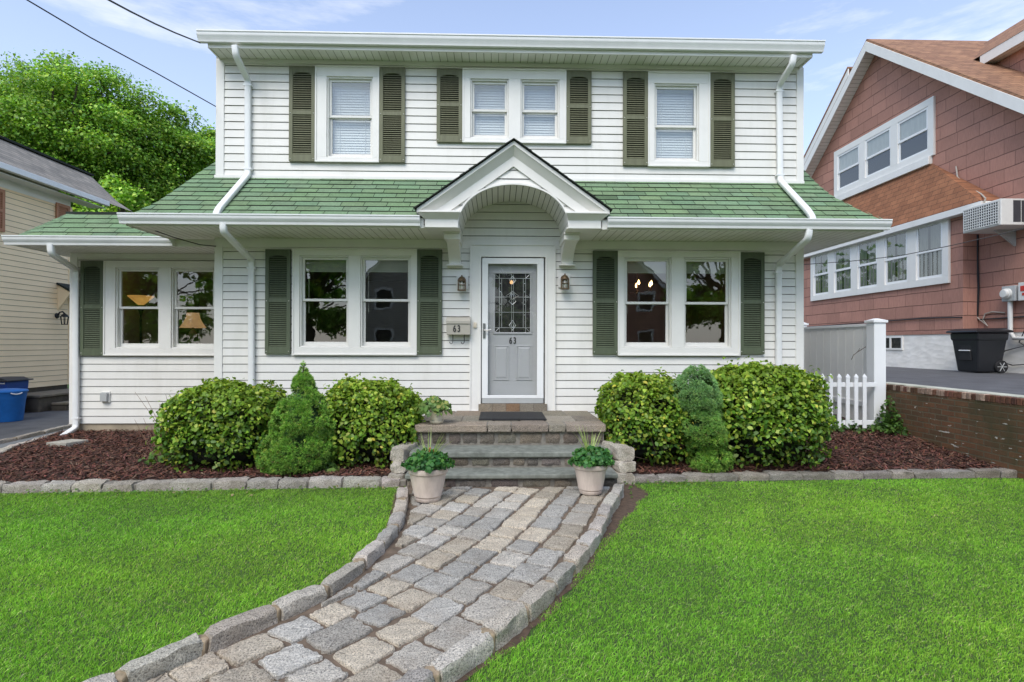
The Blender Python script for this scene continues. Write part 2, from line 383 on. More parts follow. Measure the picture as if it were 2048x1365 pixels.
def soup(name, V, k, T, mat, parent=None, extra=None, smooth=False):
    """V (n*k,3) array of separate k-gons, T (n*k,3) tints; extra = MB appended with material slot 1"""
    n = len(V) // k; V = np.asarray(V, dtype=np.float64); T = np.asarray(T, dtype=np.float64)
    loops = np.arange(n * k); starts = np.arange(n) * k; tot = np.full(n, k); mi = np.zeros(n, int)
    mats = mat if isinstance(mat, (list, tuple)) else [mat]
    if extra is not None and extra.v:
        b = len(V); V = np.vstack([V, np.array(extra.v)]); T = np.vstack([T, np.array(extra.t)])
        el = np.concatenate([np.array(f) for f in extra.f]) + b; et = np.array([len(f) for f in extra.f])
        es = np.concatenate([[0], np.cumsum(et)[:-1]]) + len(loops)
        loops = np.concatenate([loops, el]); starts = np.concatenate([starts, es]); tot = np.concatenate([tot, et]); mi = np.concatenate([mi, np.array(extra.m)])
    if parent is not None: V = V - np.array(wloc(parent))
    me = bpy.data.meshes.new(name)
    me.vertices.add(len(V)); me.vertices.foreach_set('co', V.astype(np.float32).ravel())
    me.loops.add(len(loops)); me.loops.foreach_set('vertex_index', loops.astype(np.int32))
    me.polygons.add(len(starts)); me.polygons.foreach_set('loop_start', starts.astype(np.int32))
    for m in mats: me.materials.append(m)
    me.polygons.foreach_set('material_index', mi.astype(np.int32))
    ca = me.color_attributes.new('tint', 'FLOAT_COLOR', 'POINT')
    ca.data.foreach_set('color', np.hstack([T, np.ones((len(T), 1))]).astype(np.float32).ravel())
    me.update(calc_edges=True); me.validate()
    if smooth: me.polygons.foreach_set('use_smooth', [True] * len(me.polygons))
    o = bpy.data.objects.new(name, me); COL.objects.link(o); o.parent = parent
    return o
def unit(a): return a / np.maximum(np.linalg.norm(a, axis=1, keepdims=True), 1e-9)
def leaf_soup(P, Nr, size, T, aspect=.55, hexa=True, fold=.15):
    """leaf polygons at P facing Nr"""
    n = len(P); Nr = unit(Nr); q = unit(rng.normal(size=(n, 3)))
    u = unit(np.cross(Nr, q)); w = np.cross(Nr, u); sz = np.asarray(size).reshape(-1, 1)
    if hexa: sec = [(-1, 0), (-.35, -1), (.45, -.85), (1, 0), (.45, .85), (-.35, 1)]
    else: sec = [(-1, 0), (0, -1), (1, 0), (0, 1)]
    k = len(sec); V = np.zeros((n, k, 3))
    for i, (a, b) in enumerate(sec):
        V[:, i] = P + u * sz * (a * .5) + w * sz * (b * .5 * aspect) + Nr * sz * fold * (abs(b) - a * a * .6)
    return V.reshape(-1, 3), np.repeat(T, k, axis=0), k
# ------------------------------------------------------------------ white house
YF, YA = 8.0, 8.9                                   # main front wall, set-back sun room wall
HXL, HXR = at(432, 600, YF).x, at(1604, 600, YF).x
ZS2, ZS1 = at(1020, 128, YF).z, at(1020, 481, YF).z  # soffit heights of the two storeys
ZPORCH = 0.595
def siding(mb, u0, u1, z0, z1, zref, e, openings, mp, d=.013, gap=.010):  # gap: height of the dark strip painting the shadow line at each lap
    k = math.floor((z0 - zref) / e)
    while zref + k * e < z1:
        zb = zref + k * e; k += 1; q_ = random.uniform(.95, 1.0); mb.tint = (q_, q_, q_ * random.uniform(.985, 1))
        cuts = sorted({z for z in [max(zb, z0), min(zb + e, z1)] + [q for o in openings for q in (o[2], o[3]) if zb < q < zb + e and z0 < q < z1] + ([zb + e - gap] if z0 < zb + e - gap < z1 else [])})
        for a, b in zip(cuts, cuts[1:]):
            if b - a < 1e-5: continue
            mid = (a + b) / 2; spans = [(u0, u1)]
            for o in openings:
                if o[2] < mid < o[3]:
                    spans = [q for s in spans for q in ((s[0], min(s[1], o[0])), (max(s[0], o[1]), s[1])) if q[1] - q[0] > 1e-4]
            isgap = mid > zb + e - gap
            fa = lambda z: -.004 if isgap else d * (1 - .85 * (z - zb) / e)
            for p, q in spans:
                mb.quad(mp(p, fa(a), a), mp(q, fa(a), a), mp(q, fa(b), b), mp(p, fa(b), b), 1 if isgap else 0)
                if abs(a - zb) < 1e-5: mb.quad(mp(p, -.004, a), mp(q, -.004, a), mp(q, d, a), mp(p, d, a), 0)
house = thing('white_house', 'white clapboard house with green shingled roof skirt and olive shutters, number 63', 'house', (0, YF, 0))
front = lambda Y: (lambda u, d, z: (u, Y - d, z))

# --- windows ------------------------------------------------------
def frame_boards(mb, X0, X1, Z0, Z1, holes, y0, y1, m=0):
    """flat casing with rectangular holes (side by side), as butted boards"""
    hz0, hz1 = min(h[2] for h in holes), max(h[3] for h in holes)
    mb.box(X0, X1, y0, y1, Z0, hz0, m); mb.box(X0, X1, y0, y1, hz1, Z1, m)
    xs = [X0] + [q for h in sorted(holes) for q in (h[0], h[1])] + [X1]
    for i in range(0, len(xs), 2): mb.box(xs[i], xs[i + 1], y0, y1, hz0, hz1, m)
    for h in holes:
        if h[2] - hz0 > 1e-4: mb.box(h[0], h[1], y0, y1, hz0, h[2], m)
        if hz1 - h[3] > 1e-4: mb.box(h[0], h[1], y0, y1, h[3], hz1, m)
def ring(mb, X0, X1, Z0, Z1, w, y0, y1, m=0, wb=None, wt=None):
    wb = wb or w; wt = wt or w
    mb.box(X0, X1, y0, y1, Z0, Z0 + wb, m); mb.box(X0, X1, y0, y1, Z1 - wt, Z1, m)
    mb.box(X0, X0 + w, y0, y1, Z0 + wb, Z1 - wt, m); mb.box(X1 - w, X1, y0, y1, Z0 + wb, Z1 - wt, m)
def window(Y, outer, sashes, zmeet, blind, sub=None):
    X0, X1, Z0, Z1 = outer
    mb = MB(); frame_boards(mb, X0, X1, Z0, Z1, sashes, Y - .045, Y + .10)
    ring(mb, X0 - .006, X1 + .006, Z0 - .006, Z1 + .006, .022, Y - .058, Y - .046)
    w = mb.build('window', MT['trim'], house, bevel=.003)
    for (a, b, c, d) in sashes:
        fr = MB(); ring(fr, a + .001, b - .001, c + .001, d - .001, .02, Y - .022, Y + .098); fr.build('frame', MT['sash'], w, bevel=.002)
        a, b, c, d = a + .021, b - .021, c + .021, d - .021
        for up in (1, 0):
            z0, z1 = (zmeet - .018, d) if up else (c, zmeet + .012)
            y = Y + .012 if up else Y + .045
            s = MB(); ring(s, a, b, z0, z1, .034, y, y + .03, wb=.036 if up else .055, wt=.036 if up else .03)
            s.build('sash', MT['sash'], w, bevel=.003)
            p = MB(); p.quad((a + .03, y + .015, z0 + .03), (b - .03, y + .015, z0 + .03), (b - .03, y + .015, z1 - .03), (a + .03, y + .015, z1 - .03))
            p.build('pane', MT['glass'], w)
        bl = MB()
        if blind == 'full':
            z = c + .01; zt = d - .05
            while z < zt:
                bl.quad((a + .012, Y + .112, z), (b - .012, Y + .112, z), (b - .012, Y + .126, z + .043), (a + .012, Y + .126, z + .043)); z += .038
            bl.box(a + .01, b - .01, Y + .10, Y + .14, zt, d - .01, 0)
            for q in (.2, .8): bl.box(a + (b - a) * q, a + (b - a) * q + .004, Y + .105, Y + .109, c, d - .03)
            bl.build('blind', MT['blind'], w, fix=False)
        elif blind == 'bunched':
            zt, zb = d - .03, d - .03 - (d - c) * .115
            z = zb
            while z < zt: bl.box(a + .015, b - .015, Y + .105, Y + .15, z, z + .009); z += .0125
            bl.box(a + .015, b - .015, Y + .10, Y + .155, zb - .02, zb - .004)
            bl.tube([(a + .06, Y + .11, zb), (a + .062, Y + .11, zb - .62)], .004, 5)
            bl.build('blind', MT['blind_tan'], w)
    return w
def shutter(Y, rc, faded=False):
    X0, X1, Z0, Z1 = rc; mb = MB(); st = .052
    y0, y1 = Y - .052, Y - .018
    mb.box(X0, X0 + st, y0, y1, Z0, Z1); mb.box(X1 - st, X1, y0, y1, Z0, Z1)
    zm = Z0 + (Z1 - Z0) * .513
    for a, b in ((Z0, Z0 + .10), (zm - .03, zm + .03), (Z1 - .09, Z1)): mb.box(X0 + st, X1 - st, y0 + .002, y1, a, b)
    mb.box(X0 + st, X1 - st, y1 - .008, y1 - .004, Z0 + .10, Z1 - .09, 1)
    n = 7                                           # arched top rail
    xm, hw = (X0 + X1) / 2, (X1 - X0) / 2 - st
    arc = [(xm + hw * (2 * i / n - 1), y0 + .004, Z1 - .125 + .035 * math.sqrt(max(0, 1 - (2 * i / n - 1) ** 2))) for i in range(n + 1)]
    mb.prism([(X0 + st, y0 + .004, Z1 - .088)] + arc + [(X1 - st, y0 + .004, Z1 - .088)], (0, .02, 0))
    for a, b in ((Z0 + .10, zm - .03), (zm + .03, Z1 - .10)):
        k = max(4, round((b - a) / .031)); h = (b - a) / k
        for i in range(k):
            z = a + i * h
            mb.add([(X0 + st, y0 + .006, z + .004), (X1 - st, y0 + .006, z + .004), (X1 - st, y1 - .008, z + h * .95), (X0 + st, y1 - .008, z + h * .95),
                    (X0 + st, y0 + .006, z + .011), (X1 - st, y0 + .006, z + .011)], [(0, 1, 2, 3), (4, 5, 2, 3), (0, 1, 5, 4)])
    s = mb.build('shutter', [MT['shutter_faded' if faded else 'shutter'], MT['core']], house, bevel=.002)
    for x in (X0 + .02, X1 - .02):
        for z in (Z0 + .035, zm - .01):
            b = MB(); b.lathe((0, 0, 0), [(0.008, 0), (.008, .004), (.004, .007)], 8)
            for i in range(len(b.v) - 24, len(b.v)): u = b.v[i]; b.v[i] = (x + u[0], y0 - u[2], z + u[1])
            b.build('bolt', MT['bolt'], s)
WIN = []                                            # openings in the main wall, in the sun room wall
W = [  # outer px, sashes px, meeting rail px, blind, shutters px, faded
    ((588, 499, 834, 710), [(601, 512, 699, 695), (722, 512, 823, 695)], 602, 'bunched', [(533, 500, 583, 708), (834.5, 500.5, 884.5, 708)], False),
    ((1235, 504, 1477, 711), [(1247, 515, 1341, 696), (1366, 516, 1460, 696)], 605, 'bunched', [(1184.7, 503, 1234.5, 709), (1477.5, 506, 1526, 708.5)], False),
    ((633, 136, 759, 326), [(655, 156, 747, 317)], 237, 'full', [(580.4, 136, 632, 325), (760, 138, 811, 327)], True),
    ((926, 142, 1131, 288), [(941, 160, 1017, 279), (1041, 162, 1118, 280)], 221, 'full', [(874, 141, 925, 287), (1132, 145, 1182, 290)], True),
    ((1295, 148, 1417, 335), [(1307, 170, 1396, 325)], 248, 'full', [(1245, 147, 1294.5, 333), (1418, 150, 1467, 336)], True)]
for o, ss, zm, bl, sh, fd in W:
    oc = rect(*o, YF); oc2 = [rect(*s, YF) for s in ss]
    lo, hi = max(s[2] for s in oc2), min(s[3] for s in oc2); oc2 = [(a, b, lo, hi) for a, b, _, _ in oc2]
    WIN.append(oc); window(YF, oc, oc2, at(1000, zm, YF).z, bl)
    for s in sh: shutter(YF, rect(*s, YF), fd)
oa = rect(212, 524, 455, 711, YA); sa = [rect(234, 536, 321, 697, YA), rect(345, 537, 432, 697, YA)]
sa = [(a, b, sa[0][2], sa[0][3]) for a, b, _, _ in sa]
window(YA, oa, sa, at(300, 616, YA).z, None); shutter(YA, rect(165, 523, 211, 711, YA))

# --- walls --------------------------------------------------------
DOOR = rect(940, 490, 1110, 821, YF); DOOR = (DOOR[0], DOOR[1], ZPORCH, DOOR[3])
mb = MB(); E1 = .1155
siding(mb, HXL + .05, HXR - .05, .46, ZS1, .46, E1, WIN[:2] + [DOOR], front(YF))
siding(mb, HXL + .05, HXR - .05, ZS1, ZS2, ZS2 - 40 * E1 + .03, E1, WIN[2:], front(YF))
siding(mb, YF, 14.5, .46, ZS1, .46, E1, [], lambda u, d, z: (HXL - d, u, z)); siding(mb, YF, 14.5, ZS1, ZS2 + .1, .46, E1, [], lambda u, d, z: (HXL - d, u, z))
siding(mb, YF, 14.5, .46, ZS2 + .1, .46, E1, [], lambda u, d, z: (HXR + d, u, z)); siding(mb, HXL, HXR, .3, ZS2 + .1, .46, E1, [], lambda u, d, z: (u, 14.5 + d, z))
mb.build('wall', [MT['siding'], MT['gap']], house, fix=False)
AXL, AXR = at(143, 650, YA).x, HXL - .02
ZA1, ZA0 = at(300, 508, YA).z, at(300, 847, YA).z
mb = MB(); siding(mb, AXL + .05, AXR, ZA0, ZA1, ZA0, .118, [oa], front(YA)); siding(mb, YA, 13, ZA0, ZA1, ZA0, .118, [], lambda u, d, z: (AXL - d, u, z))
mb.build('wall', [MT['siding'], MT['gap']], house, fix=False)
mb = MB()
def cboard(*q): m_ = MB(); m_.box(*q); m_.build('corner_board', MT['trim'], house, bevel=.003)
cboard(HXL - .015, HXL + .10, YF - .022, YF + .06, .42, ZS1); cboard(HXR - .10, HXR + .015, YF - .022, YF + .06, .42, ZS1)
cboard(HXL - .005, HXL + .11, YF - .022, YF + .06, ZS1 + .3, ZS2); cboard(HXR - .09, HXR + .015, YF - .022, YF + .06, ZS1 + .3, ZS2)
cboard(AXL - .015, AXL + .10, YA - .022, YA + .06, ZA0 - .01, ZA1)
mb = MB()                                           # frieze boards under the soffits
zb = at(1020, 366, YF).z
mb.box(HXL + .111, HXR - .091, YF - .03, YF + .004, ZS2 - .06, ZS2 - .001); mb.box(HXL + .101, HXR - .101, YF - .024, YF + .004, ZS1 - .13, ZS1 - .001)
mb.box(AXL + .101, AXR, YA - .024, YA + .004, ZA1 - .07, ZA1 - .001)
mb.build('frieze', MT['trim'], house, bevel=.003)
mb = MB(); mb.box(HXL + .01, HXR - .01, YF + .01, YF + .2, -.2, .455); mb.box(AXL + .02, AXR, YA + .01, YA + .2, -.2, ZA0 - .004)
mb.box(AXL + .02, AXL + .2, YA + .2, 13, -.2, ZA0 - .004); mb.box(HXL + .01, HXR - .01, 14.2, 14.4, -.2, .455); mb.box(HXR - .2, HXR - .01, YF + .2, 14.2, -.2, .455)
mb.build('foundation', MT['concrete'], house)
mb = MB()                                           # rooms behind the windows
def room(x0, x1, y0, y1, z0, z1):
    mb.quad((x0, y0, z0), (x1, y0, z0), (x1, y1, z0), (x0, y1, z0), 1); mb.quad((x0, y0, z1), (x1, y0, z1), (x1, y1, z1), (x0, y1, z1))
    mb.quad((x0, y1, z0), (x1, y1, z0), (x1, y1, z1), (x0, y1, z1))
    for x in (x0, x1): mb.quad((x, y0, z0), (x, y1, z0), (x, y1, z1), (x, y0, z1))
room(HXL + .06, -.75, YF + .02, 12.5, .55, ZS1 - .1); room(-.70, .95, YF + .02, 12.5, .55, ZS1 - .1); room(1.0, HXR - .06, YF + .02, 12.5, .55, ZS1 - .1)
room(AXL + .06, AXR - .05, YA + .02, 12.5, .45, ZA1 - .08); room(HXL + .06, HXR - .06, YF + .02, 12, ZS1 + .1, ZS2 + .1)
mb.build('room', [MT['room'], MT['room_floor']], house, fix=False)

# --- upper eave ---------------------------------------------------
UE = 7.68
GX0, GX1 = at(393, 80, 7.56).x, at(1650, 100, 7.56).x
mb = MB(); mb.box(GX0 + .12, GX1 - .14, UE, YF + .02, ZS2, ZS2 + .02)
mb.box(GX0 + .12, HXL - .01, YF + .02, 14.8, ZS2, ZS2 + .02); mb.box(HXR + .01, GX1 - .14, YF + .02, 14.8, ZS2, ZS2 + .02); mb.build('soffit', MT['soffit'], house)
mb = MB(); mb.box(GX0 + .10, GX1 - .12, UE - .025, UE - .002, ZS2 - .02, ZS2 + .17); mb.box(GX0 + .10, GX0 + .118, UE, 14.8, ZS2 - .02, ZS2 + .17); mb.box(GX1 - .138, GX1 - .12, UE, 14.8, ZS2 - .02, ZS2 + .17)
mb.build('fascia', MT['trim'], house, bevel=.003)
def gutter(X0, X1, Yf, Yb, Zb, Zt, name='gutter'):
    w = Yb - Yf; h = Zt - Zb
    pr = [(Yb, Zb), (Yf + w * .42, Zb), (Yf + w * .36, Zb + h * .25), (Yf + w * .12, Zb + h * .50), (Yf + .006, Zb + h * .62), (Yf + .006, Zb + h * .86), (Yf - .004, Zb + h * .88), (Yf - .004, Zt),
          (Yf + .012, Zt), (Yf + .014, Zb + h * .62), (Yb - .008, Zb + h * .3), (Yb - .004, Zt - .01), (Yb, Zt - .01)]
    m = MB(); m.prism([(X0, y, z) for y, z in pr], (X1 - X0, 0, 0)); g = None
    for x in (X0 - .004, X1): m.prism([(x, y, z) for y, z in pr[:8]] + [(x, Yb, Zt)], (.004, 0, 0))
    n = max(1, int((X1 - X0) / 3.1))
    for i in range(1, n): m.prism([(X0 + (X1 - X0) * i / n, y - .003, z) for y, z in pr[1:9]] , (.012, 0, 0))
    return m.build(name, MT['gutter'], house, smooth=True, ang=25)
gutter(GX0, GX1, 7.555, UE - .026, ZS2 + .035, ZS2 + .175)
mb = MB(); zt = ZS2 + .18                           # low-slope top roof
mb.add([(GX0 + .02, 7.60, zt), (GX1 - .03, 7.60, zt), (GX1 - .03, 11.5, zt + .75), (GX0 + .02, 11.5, zt + .75), (GX1 - .03, 15, zt), (GX0 + .02, 15, zt),
        (GX0 + .02, 7.60, zt + .012), (GX1 - .03, 7.60, zt + .012), (GX1 - .03, 11.5, zt + .762), (GX0 + .02, 11.5, zt + .762), (GX1 - .03, 15, zt + .012), (GX0 + .02, 15, zt + .012)],
       [(0, 1, 2, 3), (3, 2, 4, 5), (6, 7, 8, 9), (9, 8, 10, 11), (0, 1, 7, 6), (5, 4, 10, 11), (1, 2, 8, 7), (2, 4, 10, 8), (0, 3, 9, 6), (3, 5, 11, 9)])
mb.build('roof', MT['green_dark'], house)

# --- green skirt roof ----------------------------------------------
def shingles(mb, prof, xl, xr, e=.135, tabw=.305, lift=.008, seed=0, holes=None):
    """prof: list of (y,z) up the slope; xl/xr: x limits as functions of slope parameter s"""
    P = [V3((0, *p)) for p in prof]; Ls = [0]
    for a, b in zip(P, P[1:]): Ls.append(Ls[-1] + (b - a).length)
    def pos(s):
        s = max(0, min(s, Ls[-1]))
        for i in range(len(P) - 1):
            if s <= Ls[i + 1] + 1e-9:
                t = (s - Ls[i]) / (Ls[i + 1] - Ls[i]); p = P[i].lerp(P[i + 1], t); d = (P[i + 1] - P[i]).normalized()
                return p, V3((0, -d.z, d.y)) if d.y > 0 else V3((0, d.z, -d.y))
    rd = random.Random(seed); rows = int(Ls[-1] / e) + 1
    for j in range(rows):
        s0, s1 = j * e, min(Ls[-1], j * e + e * 1.04)
        if s1 - s0 < .02: continue
        p0, n0 = pos(s0); p1, n1 = pos(s1)
        a0, b0, a1, b1 = xl(s0), xr(s0), xl(s1), xr(s1)
        x = a0 - tabw + (j % 2) * tabw * .5 + rd.uniform(-.04, .04)
        while x < b0:
            g = .009; l0, r0_ = max(x, a0), min(x + tabw - g, b0)
            l1, r1 = max(x, a1), min(x + tabw - g, b1)
            xm = x + tabw / 2
            if r0_ > l0 and r1 > l1 - .3 and not (holes and holes(xm, p0.y)):
                r1 = max(r1, l1 + .001)
                t = rd.uniform(.90, 1.09) * (rd.uniform(.6, .8) if rd.random() < .05 else 1); mb.tint = (t * rd.uniform(.95, 1.08), t, t * rd.uniform(.9, 1.06))
                q0 = p0 + n0 * (lift + .004 + rd.uniform(0, .004)); q1 = p1 + n1 * .001
                A, B = V3((l0, q0.y, q0.z)), V3((r0_, q0.y, q0.z)); C, D = V3((r1, q1.y, q1.z)), V3((l1, q1.y, q1.z))
                mb.quad(A, B, C, D, 0); bz = p0 - n0 * .002
                mb.quad((l0, bz.y, bz.z), (r0_, bz.y, bz.z), B, A, 1)
            x += tabw
    mb.tint = (1, 1, 1)
    return pos, Ls[-1]
LE_Y, LE_Z = 7.12, at(1020, 436, 7.12).z            # lower eave
zw = at(700, 358, YF).z
prof = [(LE_Y, LE_Z), (8.0, zw), (8.34, zw + .36)]
sl = math.hypot(.88, zw - LE_Z); tot = sl + math.hypot(.34, .36)
def interp(pts): return lambda s: float(np.interp(s / tot, [p[0] for p in pts], [p[1] for p in pts]))
def sx(px, py, Y): return at(px, py, Y).x
hl = [(0, sx(262, 430, 7.12)), (.2, sx(313, 407, 7.38)), (.46, sx(350, 385, 7.65)), (.74, sx(389, 357, 8.0)), (1, sx(436, 317, 8.32))]
hr = [(0, sx(1770, 445, 7.12)), (.13, sx(1732, 427, 7.27)), (.44, sx(1668, 389, 7.62)), (.72, sx(1632, 357, 8.0)), (1, sx(1602, 336, 8.32))]
fxl, fxr = interp(hl), interp(hr)
PX, PHW = at(1027, 420, 7.07).x, 1.235              # portico centre, half width
mb = MB(); pos, _ = shingles(mb, prof, fxl, fxr, seed=3, holes=lambda x, y: abs(x - PX) < PHW - .35 - (y - LE_Y) * .75)
K = 12                                              # deck below, side slopes swept back from the hip curve
for i in range(K):
    s0, s1 = tot * i / K, tot * (i + 1) / K; (p0, n0), (p1, n1) = pos(s0), pos(s1)
    for q0_, q1_, q2_, q3_ in ((fxl(s0), PX - .74, PX - .74, fxl(s1)), (PX + .74, fxr(s0), fxr(s1), PX + .74)):
        mb.quad((q0_, p0.y, p0.z - .004), (q1_, p0.y, p0.z - .004), (q2_, p1.y, p1.z - .004), (q3_, p1.y, p1.z - .004), 1)
    for f in (fxl, fxr):
        mb.quad((f(s0), p0.y, p0.z), (f(s1), p1.y, p1.z), (f(s1), 14, p1.z), (f(s0), 14, p0.z), 0)
mb.build('skirt_roof', [MT['green_tab'], MT['green_dark']], house, fix=False)
LX0, LX1 = at(238, 438, 7.07).x, at(1781, 453, 7.07).x
mb = MB(); zs = ZS1
ya = 7.16
for a, b in ((LX0 + .06, PX - .70), (PX + .70, LX1 - .06)): mb = MB(); mb.box(a, b, ya, YF + .01, zs, zs + .015); mb.build('soffit', MT['soffit'], house)
mb = MB(); mb.box(LX0 + .06, HXL - .016, YF + .01, 14, zs, zs + .015); mb.build('soffit', MT['soffit_side'], house); mb = MB(); mb.box(HXR + .016, LX1 - .06, YF + .01, 14, zs, zs + .015); mb.build('soffit', MT['soffit_side'], house)
mb = MB()
for a, b in ((LX0 + .05, PX - 1.16), (PX + 1.16, LX1 - .05)): mb = MB(); mb.box(a, b, ya - .02, ya - .001, zs - .012, LE_Z - .01); mb.build('fascia', MT['trim'], house, bevel=.002)
mb = MB(); mb.box(LX0 + .04, LX0 + .058, ya - .02, 14, zs - .012, LE_Z - .01); mb.build('fascia', MT['trim'], house); mb = MB(); mb.box(LX1 - .058, LX1 - .04, ya - .02, 14, zs - .012, LE_Z - .01)
mb.build('fascia', MT['trim'], house, bevel=.002)
gutter(LX0, PX - PHW + .03, 7.035, ya - .022, zs + .005, LE_Z + .005); gutter(PX + PHW - .01, LX1, 7.035, ya - .022, zs + .005, LE_Z + .005)
mb = MB()                                           # flashing strip where roof meets upper wall
for a, b in ((HXL - .02, PX - .28), (PX + .28, HXR + .02)): mb.box(a, b, YF - .03, YF + .01, zw - .012, zw + .028)
mb.build('flashing', MT['trim'], house)

# --- sun room roof -------------------------------------------------
AE_Y, AE_Z = 8.15, at(200, 476, 8.15).z
az = at(200, 429, 8.60).z; ax0, ax1 = at(30, 474, 8.15).x, -4.35; at0 = at(137, 428, 8.60).x
la = math.hypot(.45, az - AE_Z)
mb = MB(); shingles(mb, [(AE_Y, AE_Z), (8.60, az)], lambda s: ax0 + (at0 - ax0) * min(1, s / la), lambda s: ax1, e=.125, tabw=.36, seed=8)
mb.quad((ax0, AE_Y, AE_Z - .004), (ax1, AE_Y, AE_Z - .004), (ax1, 8.6, az - .004), (at0, 8.6, az - .004), 1)
mb.quad((ax0, AE_Y, AE_Z), (at0, 8.6, az), (at0, 13, az), (ax0, 13.4, AE_Z), 0)
for k in range(6):                                  # hip cap shingles
    t0, t1 = k / 6, (k + 1.1) / 6
    a = V3((ax0, AE_Y, AE_Z)).lerp(V3((at0, 8.6, az)), t0); b = V3((ax0, AE_Y, AE_Z)).lerp(V3((at0, 8.6, az)), min(1, t1)); u = V3((0, 0, .02))
    mb.tint = (random.uniform(.8, 1.05),) * 3; mb.quad(a + u, a + V3((.11, -.0, .012)), b + V3((.11, 0, .006)), b + u * .6, 0)
mb.tint = (1, 1, 1)
mb.box(at0 - .03, ax1, 8.585, 13, az - .01, az + .035, 1)
mb.build('sunroom_roof', [MT['green_tab'], MT['green_dark']], house, fix=False)
SGX0, SGX1 = at(10, 480, 8.1).x, LX0 + .07
gutter(SGX0, SGX1, 8.045, 8.148, AE_Z - .12, AE_Z + .01)
mb = MB(); mb.box(SGX0 + .06, AXR, 8.17, YA + .01, ZA1, ZA1 + .015); mb.box(SGX0 + .06, AXL, YA + .01, 13, ZA1, ZA1 + .015); mb.build('soffit', MT['soffit'], house)
mb = MB(); mb.box(SGX0 + .04, AXR, 8.15, 8.168, ZA1 - .01, AE_Z); mb.box(SGX0 + .04, SGX0 + .058, 8.17, 13, ZA1 - .01, AE_Z); mb.build('fascia', MT['trim'], house)

# --- downspouts ----------------------------------------------------
def spout(parts):
    mb = MB()
    for pts in parts:
        q = [pts[0]]
        for a, b, c in zip(pts, pts[1:], pts[2:]):      # round the elbows
            a, b, c = V3(a), V3(b), V3(c); k = .055
            q += [b + (a - b).normalized() * min(k, (a - b).length / 2.2), b + (a - b).normalized() * k * .2 + (c - b).normalized() * k * .2, b + (c - b).normalized() * min(k, (c - b).length / 2.2)]
        mb.tube(q + [pts[-1]], 0, sq=(.040, .030))
        for a, b in zip(pts, pts[1:]):
            a, b = V3(a), V3(b)
            if (b - a).length > 1.2:
                for t in (.06, .94):
                    c = a.lerp(b, t); mb.box(c.x - .058, c.x + .058, c.y - .033, c.y + .034, c.z - .012, c.z + .012)
    return mb.build('downspout', MT['gutter'], house, smooth=True, ang=50)
spout([[at(470, 92, 7.61), at(472, 112, 7.61), at(496, 160, 7.95), at(496, 350, 7.95), at(438, 418, 7.17), at(433, 428, 7.12), at(433, 434, 7.10)],
       [at(447, 447, 7.10), at(447, 464, 7.10), at(503, 520, 7.95), at(503, 800, 7.95)]])
spout([[at(1587, 112, 7.61), at(1584, 130, 7.61), at(1558, 172, 7.95), at(1560, 362, 7.95), at(1614, 420, 7.17), at(1624, 434, 7.12), at(1625, 442, 7.10)],
       [at(1618, 460, 7.10), at(1616, 478, 7.10), at(1557, 530, 7.95), at(1557, 800, 7.95)]])
spout([[at(101, 489, 8.10), at(103, 508, 8.10), at(152, 540, 8.84), at(152, 856, 8.84), at(124, 874, 8.55)]])

# --- portico -------------------------------------------------------
pt = MB()
def pz(py): return at(1027, py, 7.05).z
zA, zB = pz(283), pz(420)                           # apex, rake foot
YP = 7.03
sl_ = (zA - zB) / PHW
def rake(mb, y0, y1, off0, off1, m=0, ext=0.0):      # pair of sloping boards between vertical offsets off0>off1 below the roof line
    for s in (-1, 1):
        xo = PHW + ext
        mb.prism([(PX, y0, zA - off0), (PX + s * xo, y0, zA - off0 - sl_ * xo), (PX + s * xo, y0, zA - off1 - sl_ * xo), (PX, y0, zA - off1)], (0, y1 - y0, 0), m)
portico = MB(); rake(portico, YP, YP + .06, 0.0, .05); 
for s in (-1, 1):                                    # sloping cove under the rake
    for (y0, o0, y1, o1) in ((YP + .012, .05, YP + .10, .165),):
        portico.quad((PX, y0, zA - o0), (PX + s * PHW, y0, zA - o0 - sl_ * PHW), (PX + s * (PHW - .1), y1, zA - o1 - sl_ * (PHW - .1)), (PX, y1, zA - o1))
rake(portico, YP + .10, YP + .13, .163, .295, ext=-.12)
po = portico.build('portico', MT['trim'], house, fix=True)
zBlk0, zBlk1 = ZS1 - .005, zB - .02
AW, zSpr = .715, ZS1                                 # arch half width and spring
zTop = pz(366)
def arch(n=28, w=AW, top=zTop, z0=zSpr):
    out = []
    for i in range(n + 1):
        t = math.pi * i / n; out.append((PX - w * math.cos(t), z0 + (top - z0) * math.sin(t) ** .9))
    return out
tym = MB()                                           # gable face with the arch cut out, lapped
AR = arch(60)
def arch_z(x): return float(np.interp(x, [a[0] for a in AR], [a[1] for a in AR])) if abs(x - PX) < AW else zSpr
zin = zA - .285
def half(z): return max(0, (zin - z) / sl_)
z = zB - .03; e = .1155
while z < zin - .01:
    z1 = min(z + e, zin - .004); gp = .009
    for (a, b, fa, fb, m) in ((z, z1 - gp, .016, .003, 0), (z1 - gp, z1, -.004, -.004, 1)):
        if b <= a: continue
        Nn = 26
        for i in range(Nn):
            h0, h1 = min(half(a), PHW - .13), min(half(b), PHW - .13)
            x0, x1 = -1 + 2 * i / Nn, -1 + 2 * (i + 1) / Nn
            q = []
            for xa, zz, h, f in ((x0, a, h0, fa), (x1, a, h0, fa), (x1, b, h1, fb), (x0, b, h1, fb)):
                q.append([PX + xa * h, YP + .135 - f, zz])
            ok = []
            for p in q:
                az_ = arch_z(p[0]); ok.append(p[2] >= az_)
                if p[2] < az_: p[2] = min(az_, b if b > az_ else az_)
            if any(ok): tym.poly(q, m)
    z = z1
tym.build('tympanum', [MT['siding'], MT['gap']], po, fix=False)
vault = MB(); A0 = arch(27)
n = len(A0)
